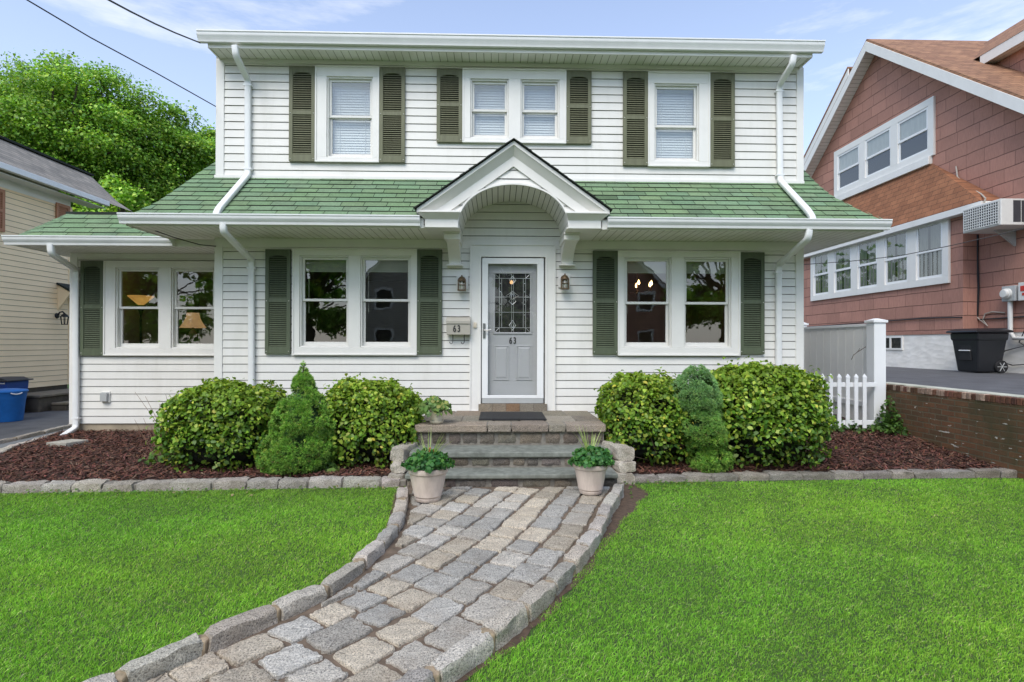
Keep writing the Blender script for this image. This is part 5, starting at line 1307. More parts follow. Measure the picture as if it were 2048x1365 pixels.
tag(soup('lawn_grass', V, 5, T, MT['grass']), 'short bright green lawn grass on both sides of the path', 'grass', kind='stuff')
r = np.random.default_rng(8); n = 420               # clover and weeds along the edges of the lawn
x = np.where(r.random(n) < .6, r.uniform(-6, -.95, n), r.uniform(1.35, 2.4, n)); y = np.where(x < 0, np.interp(x, blx, bly) - .12 - r.exponential(.10, n), np.interp(x, brx, bry) - .14 - r.exponential(.14, n))
V, T, k = leaf_soup(np.stack([x, y, r.uniform(.01, .045, n)], 1), r.normal(size=(n, 3)) * .3 + np.array([0, -.2, 1]), r.uniform(.018, .04, n), tint_mix(n, [(.09, .19, .03), (.15, .24, .04), (.30, .26, .12)], (3, 3, .6), .2, r), .8)
tag(soup('weeds', V, k, T, MT['leaf']), 'clover and small weeds along the stone edging', 'weeds', kind='stuff')
# ------------------------------------------------------------------ right side: brick wall, fences, neighbour
ZD = .91                                            # neighbour driveway level
bw = thing('brick_wall', 'old stained brick retaining wall holding up the right driveway', 'wall', (BX + .1, 6, 0))
mb = MB(); mb.box(BX, BX + .22, 1.5, 8.82, -.2, ZD - .05); mb.build('wall', MT['brick'], bw)
rd = random.Random(2); mb = MB(); y = 1.5
while y < 8.8:
    g = rd.uniform(.6, 1.4); mb.tint = (g, g * rd.uniform(.8, 1), g * rd.uniform(.7, 1)); 
    if rd.random() < .38: q_ = rd.uniform(.7, 1.15); mb.tint = (2.8 * q_, 4.2 * q_, 5.0 * q_)
    d = rd.uniform(0, .012); mb.box(BX - .012 + d, BX + .10, y + .005, y + .063, ZD - .052, ZD + .035 - d); y += .07
mb.build('soldier_course', simple('coping_brick', (.12, .055, .035), .9, .35, 30, bmp=.5, tint=True, dirt=(.03, .03, .015, .8)), bw, bevel=.006)
mb = MB(); mb.box(BX + .08, BX + .30, 1.5, 8.82, ZD - .045, ZD + .045); mb.build('coping', simple('limed_coping', (.46, .46, .38), .9, .2, 6, bmp=.4, dirt=(.2, .22, .12, .6)), bw, bevel=.01)
mb = MB(); mb.box(BX + .22, 13.6, 1.5, 60, -.3, ZD); tag(mb.build('driveway', MT['asphalt']), kind='structure')
def post(parent, x, y, z0, z1, w=.19):
    m = MB(); m.box(x - w / 2, x + w / 2, y - w / 2, y + w / 2, z0, z1 - .075); o = m.build('post', MT['fence'], parent, bevel=.008)
    m = MB(); a = w / 2 + .02; m.box(x - a, x + a, y - a, y + a, z1 - .07, z1 - .03)
    a -= .015; m.add([(x - a, y - a, z1 - .03), (x + a, y - a, z1 - .03), (x + a, y + a, z1 - .03), (x - a, y + a, z1 - .03), (x - .02, y - .02, z1), (x + .02, y - .02, z1), (x + .02, y + .02, z1), (x - .02, y + .02, z1)], [(0, 1, 5, 4), (1, 2, 6, 5), (2, 3, 7, 6), (3, 0, 4, 7), (4, 5, 6, 7)])
    m.build('post_cap', MT['fence'], o, bevel=.004)
pf = thing('privacy_fence', 'solid white vinyl privacy fence between tall capped posts', 'fence', (5.86, 8.6, .25))
pz1 = at(1752, 637, 8.5).z
xp = at(1752, 740, 8.55).x
post(pf, xp, 8.55, .12, pz1); post(pf, at(1609, 700, 10.6).x + .02, 10.75, .12, pz1 + .03, .15)
x2 = at(1609, 700, 10.6).x + .02
zt, zb_ = at(1738, 653, 8.65).z, at(1738, 812, 8.65).z
mb = MB(); n = 9
for i in range(n):
    a, b = i / n, (i + 1) / n - .006; ya_, yb_ = 8.66 + 2.0 * a, 8.66 + 2.0 * b; xa, xb = xp + (x2 - xp) * a, xp + (x2 - xp) * b
    mb.prism([(xa, ya_, zb_), (xb, yb_, zb_), (xb, yb_, zt), (xa, ya_, zt)], (.03, 0, 0))
mb.prism([(xp + .01, 8.66, zb_ - .5), (x2 + .01, 10.66, zb_ - .5), (x2 + .01, 10.66, zb_), (xp + .01, 8.66, zb_)], (.02, 0, 0))
mb.build('panel', MT['fence_tan'], pf)
mb = MB()
for a, b in ((zt, zt + .045), (zb_ - .04, zb_ + .05)): mb.prism([(xp - .02, 8.66, a), (x2 - .02, 10.66, a), (x2 - .02, 10.66, b), (xp - .02, 8.66, b)], (.07, 0, 0))
mb.build('rail', MT['fence'], pf, bevel=.004)
YK = 8.38
kf = thing('picket_fence', 'short white vinyl picket fence with seven pointed pickets', 'picket fence', (5.2, YK, .25))
zt_, zb_ = at(1680, 747, YK).z, at(1680, 857, YK).z
for px in (1628.5, 1645, 1661.5, 1678.3, 1695.3, 1712, 1728.9):
    x = at(px, 800, YK).x; w = .029; m = MB()
    m.box(x - w, x + w, YK - .012, YK + .012, zb_, zt_ - .085)
    m.box(x - w - .003, x + w + .003, YK - .015, YK + .015, zt_ - .085, zt_ - .055)
    m.add([(x - w - .003, YK - .015, zt_ - .055), (x + w + .003, YK - .015, zt_ - .055), (x + w + .003, YK + .015, zt_ - .055), (x - w - .003, YK + .015, zt_ - .055), (x, YK, zt_)], [(0, 1, 4), (1, 2, 4), (2, 3, 4), (3, 0, 4)])
    m.build('picket', MT['fence'], kf, bevel=.003)
for py in (770, 846):
    z = at(1680, py, YK).z; m = MB(); m.box(HXR + .03, xp - .10, YK + .016, YK + .046, z - .035, z + .035); m.build('rail', MT['fence'], kf, bevel=.004)
tw = MB(); a = at(1722, 706, 8.68); b = at(1738, 694, 8.62); c = at(1714, 711, 8.7)
tw.tube([b + V3((-.05, 0, 0)), a + V3((-.06, 0, .01)), c + V3((-.06, 0, 0)), c + V3((-.09, 0, -.07))], .005, 5); tw.tube([a + V3((-.06, 0, .01)), a + V3((-.02, 0, .07))], .004, 5)
tag(tw.build('twig', MT['twig']), 'thin bare twig poking out in front of the privacy fence', 'twig')

XM, XB = 12.0, 11.6                                 # neighbour main wall and bay faces
nh = thing('shingled_house', 'mauve-brown shingled gable house with brown roof on the right', 'house', (XM, 18, ZD))
A = atX(1735, 84, XM - .35); ya_ = A.y; za_ = A.z; SLP = .80
yw0, yw1 = ya_ - 8.2, ya_ + 4.6
zF = 1.86
gz = lambda y: za_ - .12 - SLP * abs(y - ya_)
mb = MB(); yl = yw1
mb.poly([(XM, yw0, zF), (XM, yw1, zF), (XM, yw1, gz(yw1)), (XM, ya_, gz(ya_)), (XM, yw0, gz(yw0))]); mb.build('wall', MT['mauve'], nh)
mb = MB(); mb.quad((XM, yw0, zF), (24, yw0, zF), (24, yw0, gz(yw0)), (XM, yw0, gz(yw0))); mb.quad((XM, yw1, zF), (24, yw1, zF), (24, yw1, gz(yw1)), (XM, yw1, gz(yw1))); mb.build('wall', MT['mauve_x'], nh)
mb = MB(); mb.box(XM + .02, 23.9, yw0 + .02, yw1 - .02, ZD - .3, zF); mb.build('foundation', MT['stucco'], nh)
XR = XM - .38                                       # rake plane
mb = MB()
for s in (-1, 1):
    e = 9.0 if s < 0 else 5.2
    mb.prism([(XR, ya_, za_), (XR, ya_ + s * e, za_ - SLP * e), (XR, ya_ + s * e, za_ - SLP * e + .09), (XR, ya_, za_ + .09)], (12.8, 0, 0))
o = mb.build('roof', MT['brown_roof'], nh)
mb = MB()
for s in (-1, 1):
    e = 9.0 if s < 0 else 5.2
    mb.prism([(XR - .03, ya_, za_ - .30), (XR - .03, ya_ + s * e, za_ - SLP * e - .30), (XR - .03, ya_ + s * e, za_ - SLP * e + .01), (XR - .03, ya_, za_ + .01)], (.03, 0, 0))
mb.build('rake_board', MT['trim'], nh)
mb = MB()
for s in (-1, 1):
    e = 9.0 if s < 0 else 5.2
    mb.quad((XR, ya_, za_ - .20), (XR, ya_ + s * e, za_ - SLP * e - .20), (XM + .01, ya_ + s * e, za_ - SLP * e - .20), (XM + .01, ya_, za_ - .20))
mb.build('soffit', MT['soffit_side'], nh, fix=False)
# rear wing seen behind the gable
B_ = atX(1676, 186, XM + .9); yb0 = B_.y - .7; zb0 = B_.z - .45 + SLP * .7
mb = MB(); X2 = XM + .9
mb.poly([(X2, yb0, zF), (X2, yb0 + 7, zF), (X2, yb0 + 7, zb0 - SLP * 7 + .44), (X2, yb0, zb0 + .44)]); mb.build('wall', MT['mauve'], nh)
mb = MB(); mb.prism([(X2 - .07, yb0, zb0 + .16), (X2 - .07, yb0 + 8, zb0 - SLP * 8 + .16), (X2 - .07, yb0 + 8, zb0 - SLP * 8 + .45), (X2 - .07, yb0, zb0 + .45)], (.04, 0, 0)); mb.build('rake_board', MT['trim'], nh)
mb = MB(); mb.prism([(X2 - .09, yb0, zb0 + .452), (X2 - .09, yb0 + 8, zb0 - SLP * 8 + .452), (X2 - .09, yb0 + 8, zb0 - SLP * 8 + .53), (X2 - .09, yb0, zb0 + .53)], (6, 0, 0)); mb.build('roof', MT['brown_roof'], nh)
# side dormer on the front slope
DX, dz, RX, RZ = 13.1, 9.15, 15.2, za_ - .12
roofy = lambda z: ya_ - (za_ + .09 - z) / SLP              # where the main slope has height z
yy = 10.6
mb = MB(); mb.poly([(DX + .3, roofy(dz), dz), (DX + .3, yy, dz), (DX + .3, yy, za_ - SLP * (ya_ - yy))]); mb.poly([(DX + .3, yy, dz - 3.5), (RX * 2 - DX - .3, yy, dz - 3.5), (RX * 2 - DX - .3, yy, dz), (RX, yy, RZ - .1), (DX + .3, yy, dz)]); mb.build('dormer_wall', MT['mauve'], nh, fix=False)
mb = MB(); mb.box(DX - .04, DX, yy - .3, roofy(dz) + .1, dz - .02, dz + .24); mb.build('dormer_fascia', MT['trim'], nh)
mb = MB(); mb.box(DX + .001, DX + .3, yy - .3, roofy(dz), dz, dz + .2); mb.build('dormer_soffit', MT['soffit'], nh)
mb = MB(); e0_ = dz + .242
mb.quad((DX - .05, yy - .3, e0_), (DX - .05, roofy(e0_), e0_), (RX, roofy(RZ), RZ), (RX, yy - .3, RZ)); mb.quad((RX, yy - .3, RZ), (RX, roofy(RZ), RZ), (RX * 2 - DX, roofy(e0_), e0_), (RX * 2 - DX, yy - .3, e0_))
mb.build('dormer_roof', brickish('brown_dormer_shingle', (.33, .175, .095), (.23, .115, .065), (.06, .03, .02), .30, .10, .006, 'yz'), nh, fix=False)
# bay
yb_r, yb_l = atX(1926, 600, XB).y, 22.0
mb = MB(); zbt = atX(1902, 410, XB).z
mb.quad((XB, yb_r, zF - .02), (XB, yb_l, zF - .02), (XB, yb_l, zbt), (XB, yb_r, zbt)); mb.build('bay_wall', MT['mauve'], nh, fix=False)
mb = MB(); mb.quad((XB, yb_r, zF - .02), (XM, yb_r, zF - .02), (XM, yb_r, zbt), (XB, yb_r, zbt)); mb.build('bay_wall', MT['mauve_x'], nh, fix=False)
mb = MB(); mb.box(XB + .02, XM + .03, yb_r + .02, yb_l, ZD - .3, zF - .025); mb.build('bay_foundation', MT['stucco'], nh)
e0 = atX(1962, 412, XB - .22); ye = e0.y; ze = atX(1962, 402, XB - .22).z; t0 = atX(1863, 326, XM)
mb = MB()
mb.quad((XB - .22, ye, ze), (XB - .22, yb_l, ze), (XM - .02, yb_l, t0.z), (XM - .02, t0.y, t0.z)); mb.build('bay_roof', MT['rust_roof'], nh, fix=False)
mb = MB(); mb.poly([(XB - .22, ye, ze), (XM - .02, ye, ze), (XM - .02, t0.y, t0.z)]); mb.build('bay_roof', brickish('rust_hip', (.31, .13, .06), (.25, .10, .045), (.08, .035, .02), .30, .14, .006, 'yz'), nh, fix=False)
mb = MB(); mb.box(XB - .23, XM, ye - .01, yb_l, ze - .17, ze - .005); mb.build('bay_fascia', MT['trim'], nh, bevel=.006)
def side_window(X, y0, y1, z0, z1, k, gap, edge, parent, lower_blind):
    """k double-hung windows in one casing on a wall facing -x"""
    m = MB(); m.box(X - .06, X + .02, y0, y1, z1 - edge, z1); m.box(X - .06, X + .02, y0, y1, z0, z0 + edge)
    pw = (y1 - y0 - 2 * edge - (k - 1) * gap) / k
    xs = y0
    for i in range(k + 1):
        a = y0 + edge + (pw + gap) * (i - 1) + pw if i else y0; b = y0 + edge + (pw + gap) * i if i < k else y1
        m.box(X - .06, X + .02, a, b, z0 + edge, z1 - edge)
    w = m.build('window', MT['trim'], parent, bevel=.004)
    for i in range(k):
        a = y0 + edge + (pw + gap) * i; b = a + pw; c, d = z0 + edge, z1 - edge; zm = (c + d) / 2
        for up in (0, 1):
            s = MB(); p, q = (zm - .03, d) if up else (c, zm + .03); xx = X - .045 if up else X - .022; t = .065
            s.box(xx, xx + .022, a, b, p, p + t); s.box(xx, xx + .022, a, b, q - t, q); s.box(xx, xx + .022, a, a + t, p + t, q - t); s.box(xx, xx + .022, b - t, b, p + t, q - t); s.build('sash', MT['fence'], w)
            g = MB(); g.quad((xx + .012, a + t * .8, p + t * .8), (xx + .012, b - t * .8, p + t * .8), (xx + .012, b - t * .8, q - t * .8), (xx + .012, a + t * .8, q - t * .8)); g.build('pane', MT['glass'], w)
        g = MB()
        g.quad((X - .003, a, c), (X - .003, b, c), (X - .003, b, d), (X - .003, a, d), 0)
        n = 12
        for j in range(n):                            # gathered curtains
            u0, u1 = j / n, (j + 1) / n
            if lower_blind and .42 < u0 < .56: continue
            f = lambda u: X - .009 + .004 * math.sin(u * 40)
            g.quad((f(u0), a + pw * u0, zm if not lower_blind else c), (f(u1), a + pw * u1, zm if not lower_blind else c), (f(u1), a + pw * u1, d), (f(u0), a + pw * u0, d), 1)
        g.build('curtain', [MT['core'], MT['curtain'] if not lower_blind else MT['curtain_dim']], w, fix=False)
MT['curtain_dim'] = simple('dim_curtain', (.17, .175, .155), .9, .3, 3, stretch=(9, 9, 1))
a, b = atX(1871, 192, XM), atX(1871, 310, XM); c = atX(1671, 305, XM)
side_window(XM, a.y, c.y, b.z, a.z, 3, .30, .20, nh, False)
mb = MB(); mb.box(XM - .12, XM, a.y + .1, c.y, b.z - .22, b.z - .002); mb.build('sill', MT['trim'], nh, bevel=.01)
a, b = atX(1901, 422, XB), atX(1901, 566, XB); c = atX(1624, 510, XB)
side_window(XB, a.y, c.y, b.z, a.z, 5, .33, .19, nh, True)
a, b = atX(1805, 672, XM - .02), atX(1740, 702, XM - .02)
XF = XM + .0
mb = MB(); y0, y1 = atX(1805, 685, XB + .0).y, atX(1758, 685, XB).y; z0_, z1_ = atX(1780, 700, XB).z, atX(1780, 673, XB).z
mb.box(XB - .01, XB + .04, y0, y1, z0_, z0_ + .05); mb.box(XB - .01, XB + .04, y0, y1, z1_ - .05, z1_); mb.box(XB - .01, XB + .04, y0, y0 + .05, z0_ + .05, z1_ - .05); mb.box(XB - .01, XB + .04, y1 - .05, y1, z0_ + .05, z1_ - .05); ym_ = (y0 + y1) / 2; mb.box(XB - .01, XB + .04, ym_ - .03, ym_ + .03, z0_ + .05, z1_ - .05)
w = mb.build('basement_window', MT['trim'], nh); g = MB(); g.quad((XB + .012, y0 + .05, z0_ + .05), (XB + .012, y1 - .05, z0_ + .05), (XB + .012, y1 - .05, z1_ - .05), (XB + .012, y0 + .05, z1_ - .05)); g.build('pane', MT['leaded'], w)
# air conditioner hung on the wall
X0a = 11.15; p0, p1 = atX(1924, 440, X0a), atX(2000, 430, X0a); za0, za1 = atX(1924, 468, X0a).z, atX(1924, 419, X0a).z
ac = thing('air_conditioner', 'boxy white air conditioner jutting from the mauve house wall', 'air conditioner', (X0a + .4, (p0.y + p1.y) / 2, za0))
mb = MB(); yA, yB = p1.y, p0.y
mb.box(X0a + .02, XM, yA, yB, za0, za1); mb.build('case', MT['ac_white'], ac, bevel=.015)
mb = MB(); mb.box(X0a + .008, X0a + .019, yA + .05, yB - .05, za0 + .05, za1 - .05); mb.build('coil', MT['ac_dark'], ac)
mb = MB(); n = 15
for i in range(n + 1): y = yA + .05 + (yB - yA - .1) * i / n; mb.box(X0a, X0a + .007, y - .010, y + .010, za0 + .04, za1 - .04)
for i in range(9): z = za0 + .05 + (za1 - za0 - .1) * i / 8; mb.box(X0a - .004, X0a - .001, yA + .04, yB - .04, z - .009, z + .009)
mb.build('grille', MT['ac_white'], ac)
mb = MB()
for k in range(2): mb.box(X0a + .30 + k * .19, X0a + .47 + k * .19, yA - .006, yA + .0, za0 + .07, za1 - .04)
mb.build('side_louvre', MT['ac_dark'], ac)
mb = MB(); mb.prism([(X0a + .35, (yA + yB) / 2, za0 - .002), (XM, (yA + yB) / 2, za0 - .002), (XM, (yA + yB) / 2, za0 - .38)], (0, .05, 0)); mb.build('support', MT['meter_grey'], ac)
# meters
def box_px(x0, y0, x1, y1, X, dep): a, b = atX(x1, (y0 + y1) / 2, X), atX(x0, (y0 + y1) / 2, X); return X, X + dep, a.y, b.y, atX(x0, y1, X).z, atX(x0, y0, X).z
q = box_px(2003, 574, 2030, 604, XM - .16, .16)
em = thing('electric_meter', 'grey electric meter with round glass dial on the mauve wall', 'meter', (XM - .08, (q[2] + q[3]) / 2, q[4]))
mb = MB(); mb.box(q[0], XM, *q[2:]); mb.build('box', MT['meter_grey'], em, bevel=.01)
mb = MB(); mb.lathe((0, 0, 0), [(.12, 0), (.12, .05), (.10, .06), (.10, .10), (.085, .115), (.001, .118)], 24); cy_, cz_ = q[2] + .55 * (q[3] - q[2]), (q[4] + q[5]) / 2
mb.v = [(q[0] - c_, cy_ + a_, cz_ + b_) for a_, b_, c_ in mb.v]; mb.build('dial', MT['ac_white'], em, smooth=True)
mb = MB(); mb.tube([(XM - .08, q[2] + .2, q[4]), (XM - .08, q[2] + .2, q[4] - .72), (XM - .08, q[2] + .1, q[4] - .86), (XM - .08, q[2] - 1.5, q[4] - .9)], .05, 10); mb.build('conduit', MT['ac_white'], em, smooth=True)
q = box_px(2036, 566, 2075, 602, XM - .16, .16); eb = thing('breaker_box', 'grey utility box with red tag beside the meter, at the right edge', 'utility box', (XM - .08, (q[2] + q[3]) / 2, q[4]))
mb = MB(); mb.box(q[0], XM, *q[2:]); mb.build('box', MT['ac_white'], eb, bevel=.01)
mb = MB(); mb.box(q[0] - .006, q[0] - .001, q[3] - .22, q[3] - .06, q[5] - .20, q[5] - .08); mb.box(q[0] - .006, q[0] - .001, q[3] - .2, q[3] - .1, q[5] - .30, q[5] - .24); mb.build('tag', MT['red'], eb)
# wires on the neighbour
def cable(name, label, pts, r=.012, m_='cable', cat='cable', group=None):
    m = MB(); m.tube(pts, r, 6); o = m.build(name, MT[m_], smooth=True); return tag(o, label, cat, group)
wl = lambda px, py, X=XM - .03: atX(px, py, X)
cable('wall_cable', 'dark cables running level along the mauve wall above the foundation', [wl(1610, 655, XB - .03), wl(1740, 645, XB - .03), wl(1850, 637, XB - .03), wl(1922, 635, XB - .03), wl(1950, 640), wl(2000, 637), wl(2070, 632)], .018)
cable('wall_cable', 'dark vertical cable bundle in the corner below the air conditioner', [wl(1955, 470), wl(1955, 520), wl(1957, 580), wl(1955, 630), wl(1948, 655)], .022)
cable('wall_cable', 'looped tan wires behind the black bin', [wl(1945, 656), wl(1952, 632), wl(1960, 640), wl(1975, 652), wl(1966, 640), wl(1970, 628), wl(1985, 624), wl(2010, 626)], .016, 'cable_tan')
cable('wall_cable', 'tan cable curving from the upper wall onto the bay roof', [wl(1912, 333, XM - .03), wl(1915, 355, XM - .05), wl(1935, 375, XM - .2), wl(1962, 388, XM - .3), wl(1971, 397, XB - .26), wl(1966, 414, XB - .26)], .018, 'cable_tan')
cable('garden_hose', 'black cord looping down the white foundation by the bin', [wl(2050, 660), wl(2038, 685), wl(2050, 692), wl(2010, 702), wl(1998, 715), wl(2005, 725), wl(2025, 731), wl(2050, 729)], .012, cat='cord')
cable('utility_wire', 'black utility wire crossing in front of the mauve house windows', [at(1600, 530, 10.5), at(1700, 523, 9.9), at(1800, 512, 9.4), at(1900, 492, 9), at(1980, 474, 8.7), at(2120, 440, 8.2)], .007, cat='wire', group='overhead wires')
cable('utility_wire', 'thin overhead wire running down to the left side of the house', [at(20, -20, 5.4), at(180, 75, 6.2), at(310, 145, 6.9), at(436, 216, 8.05)], .007, cat='wire', group='overhead wires')
cable('utility_wire', 'thick overhead wire reaching the left end of the upper gutter', [at(170, -25, 4.8), at(260, 23, 5.6), at(310, 48, 6.2), at(350, 66, 6.8), at(400, 86, 7.55)], .009, cat='wire', group='overhead wires')
cable('utility_wire', 'loose black cable hanging under the left eave soffit', [at(310, 462, 7.5), at(350, 476, 7.7), at(400, 490, 7.9), at(432, 493, 7.97)], .007, cat='wire', group='overhead wires')
# black wheeled bin
pb = atX(1965, 745, 11.3); bx, by = 11.3, pb.y + .1; k = 1.0
bn = thing('wheeled_bin', 'black wheeled rubbish bin with white handle bar against the foundation', 'bin', (bx, by, ZD))
H_ = atX(1960, 657, 11.2).z - ZD
w0, w1 = .29, .37
mb = MB()
lv = [(0.02, .27, .27), (.05, .28, .28), (H_ * .72, .345, .36), (H_ * .74, .365, .38), (H_ * .90, .375, .39)]
vs = []
for z, a, b in lv: vs += [(bx - a, by - b, ZD + z), (bx + a, by - b, ZD + z), (bx + a, by + b, ZD + z), (bx - a, by + b, ZD + z)]
mb.add(vs, [(i * 4 + j, i * 4 + (j + 1) % 4, (i + 1) * 4 + (j + 1) % 4, (i + 1) * 4 + j) for i in range(len(lv) - 1) for j in range(4)] + [(3, 2, 1, 0), (16, 17, 18, 19)])
mb.build('body', MT['bin_black'], bn, bevel=.03)
mb = MB(); z = ZD + H_ * .90
mb.add([(bx - .44, by - .43, z), (bx + .44, by - .43, z), (bx + .44, by + .43, z), (bx - .44, by + .43, z), (bx - .44, by - .43, z + .04), (bx + .44, by - .43, z + .04), (bx + .44, by + .43, z + .04), (bx - .44, by + .43, z + .04), (bx - .30, by - .30, z + .10), (bx + .34, by - .30, z + .10), (bx + .34, by + .30, z + .10), (bx - .30, by + .30, z + .10)],
       [(0, 1, 5, 4), (1, 2, 6, 5), (2, 3, 7, 6), (3, 0, 4, 7), (4, 5, 9, 8), (5, 6, 10, 9), (6, 7, 11, 10), (7, 4, 8, 11), (8, 9, 10, 11), (3, 2, 1, 0)])
mb.build('lid', MT['bin_black'], bn, bevel=.02)
mb = MB(); mb.box(bx - .335, bx - .30, by - .16, by + .16, ZD + H_ * .28, ZD + H_ * .66); mb.build('front_recess', MT['black'], bn, bevel=.01)
mb = MB(); mb.tube([(bx - .345, by - .15, ZD + H_ * .50), (bx - .345, by + .15, ZD + H_ * .50)], .014, 8); mb.build('handle_bar', MT['white_mark'], bn, smooth=True)
for yy_ in (-.30, .30):
    mb = MB(); mb.lathe((0, 0, 0), [(.05, -.03), (.14, -.035), (.15, -.02), (.15, .02), (.14, .035), (.05, .03)], 24); mb.v = [(bx + .25 + a_, by + yy_ + c_, ZD + .15 + b_) for a_, b_, c_ in mb.v]; wh = mb.build('wheel', MT['black'], bn, smooth=True)
    mb = MB()
    for kk in range(6): a_ = kk * math.pi / 3; mb.tube([(bx + .25, by + yy_ - .037 * (1 if yy_ < 0 else -1), ZD + .15), (bx + .25 + .11 * math.cos(a_), by + yy_ - .037 * (1 if yy_ < 0 else -1), ZD + .15 + .11 * math.sin(a_))], .008, 5)
    mb.build('spoke', MT['meter_grey'], wh)

# ------------------------------------------------------------------ left side: beige house, bins
XN = -10.8
yE = atX(138, 700, XN).y
lh = thing('beige_house', 'beige clapboard house with grey shingle roof on the left', 'house', (XN, 10, 0))
zeB = atX(40, 778, XN).z; zeT = atX(0, 360, -10.45).z
mb = MB(); siding(mb, 2, yE, zeB, zeT, zeB, .125, [], lambda u, d, z: (XN + d, u, z), d=.014, gap=.009)
siding(mb, -16, XN, zeB, zeT, zeB, .125, [], lambda u, d, z: (u, yE + d, z))
mb.build('wall', [MT['beige'], MT['gap']], lh, fix=False)
mb = MB(); mb.box(XN - .08, XN + .02, yE - .04, yE + .06, zeB, zeT); mb.build('corner_board', MT['beige'], lh)
mb = MB(); mb.box(-16, XN - .02, 2, yE - .02, -.2, zeB + .05); mb.build('foundation', MT['dark_concrete'], lh)
E1_ = atX(265, 424, -10.4); R1_ = atX(181, 352, -12.6)
Ex, Ez, Rz = -10.4, E1_.z, R1_.z
mb = MB(); m1 = V3((-11.2, (E1_.y * .62 + R1_.y * .38), Ez + (Rz - Ez) * .30))
Pn = [((Ex, 2, Ez), tuple(E1_)), ((-11.2, 2, m1.z), tuple(m1)), ((-12.6, 2, Rz), tuple(R1_))]
for (a, b), (c, d) in zip(Pn, Pn[1:]): mb.quad(a, b, d, c)
mb.quad(Pn[2][0], Pn[2][1], (-15.5, R1_.y, Ez), (-15.5, 2, Ez)); mb.build('roof', MT['grey_roof'], lh, fix=False)
mb = MB(); mb.box(-12.7, -12.5, 2, R1_.y + .02, Rz - .01, Rz + .045); mb.build('ridge_cap', MT['green_dark'], lh)
gE = atX(212, 425, -10.4).y
mb = MB(); mb.box(-10.42, -10.3, 2, gE, Ez - .11, Ez + .02); mb.box(XN, -10.42, 2, gE, Ez - .17, Ez - .151); mb.build('gutter', MT['gutter'], lh, bevel=.01)
mb = MB(); mb.quad((XN + .02, 2, Ez - .35), (XN + .02, yE, Ez - .35), (XN + .02, yE, Ez - .17), (XN + .02, 2, Ez - .17)); mb.build('frieze', MT['trim'], lh)
def oshutter(x0, y0, x1, y1):
    a, b = atX(x0, y0, XN + .04), atX(x1, y0, XN + .04); z1_, z0_ = a.z, atX(x0, y1, XN + .04).z
    m = MB(); t = .07
    for p, q, r_, s_ in ((a.y, b.y, z0_, z0_ + t), (a.y, b.y, z1_ - t, z1_), (a.y, a.y + t, z0_ + t, z1_ - t), (b.y - t, b.y, z0_ + t, z1_ - t), (a.y + t, b.y - t, (z0_ + z1_) / 2 - t / 2, (z0_ + z1_) / 2 + t / 2)): m.box(XN + .016, XN + .05, p, q, r_, s_)
    n = int((z1_ - z0_) / .05)
    for i in range(n): z = z0_ + (z1_ - z0_) * i / n; m.quad((XN + .042, a.y + t, z), (XN + .042, b.y - t, z), (XN + .022, b.y - t, z + .055), (XN + .022, a.y + t, z + .055))
    m.build('shutter', MT['orange_shutter'], lh, fix=False)
oshutter(-22, 371, 10, 458); oshutter(113, 405, 140, 476)
c0_ = atX(128, 575, -10.4)
mb = MB(); ya2 = yE - .42
mb.prism([(XN, ya2, c0_.z + .10), (-10.42, ya2, c0_.z - .10), (-10.42, ya2, c0_.z - .05), (XN, ya2, c0_.z + .15)], (0, 1.5, 0), 1); mb.prism([(XN, ya2 + .04, c0_.z + .09), (-10.48, ya2 + .04, c0_.z - .1), (XN, ya2 + .04, c0_.z - .55)], (0, .05, 0)); mb.build('door_canopy', [MT['beige'], MT['green_dark']], lh)
p = atX(125, 636, XN + .15); wl_ = thing('wall_lantern', 'black wall lantern on the beige house siding', 'wall lantern', (XN + .03, p.y, p.z))
mb = MB(); mb.lathe((0, 0, 0), [(.07, 0), (.06, .02), (.02, .03)], 14); mb.v = [(XN + .016 + c_, p.y + a_, p.z + .05 + b_) for a_, b_, c_ in mb.v]
mb.tube([(XN + .03, p.y, p.z + .05), (XN + .08, p.y, p.z + .13), (XN + .15, p.y, p.z + .15), (XN + .2, p.y, p.z + .10)], .018, 8); mb.lathe((XN + .2, p.y, p.z), [(.10, .02), (.05, .08), (.015, .11)], 8); mb.build('arm', MT['dark_metal'], wl_, smooth=True)
mb = MB()
for kk in range(6): a_ = kk * math.pi / 3; mb.tube([(XN + .2 + .085 * math.cos(a_), p.y + .085 * math.sin(a_), p.z + .02), (XN + .2 + .06 * math.cos(a_), p.y + .06 * math.sin(a_), p.z - .16)], .009, 5)
mb.lathe((XN + .2, p.y, p.z), [(.07, -.17), (.07, -.155)], 12); mb.build('cage', MT['dark_metal'], wl_)
st_ = thing('stoop', 'dark mossy concrete stoop with two steps beside the beige house', 'steps', (-10.2, 12.9, .05))
c = atX(75, 792, -9.95); zt_ = c.z
mb = MB(); ys0 = atX(78, 800, -9.95).y
mb.box(XN + .02, -9.97, ys0 + .02, ys0 + 2.4, 0, zt_ - .05); z2 = zt_ - .19; mb.box(-9.97, -9.62, ys0 + .32, ys0 + 2.4, 0, z2 - .05); mb.build('base', MT['dark_concrete'], st_, bevel=.02)
mb = MB(); mb.box(XN + .02, -9.93, ys0, ys0 + 2.42, zt_ - .049, zt_); mb.box(-9.929, -9.58, ys0 + .30, ys0 + 2.42, z2 - .049, z2); mb.build('slab', MT['step_top'], st_, bevel=.01)
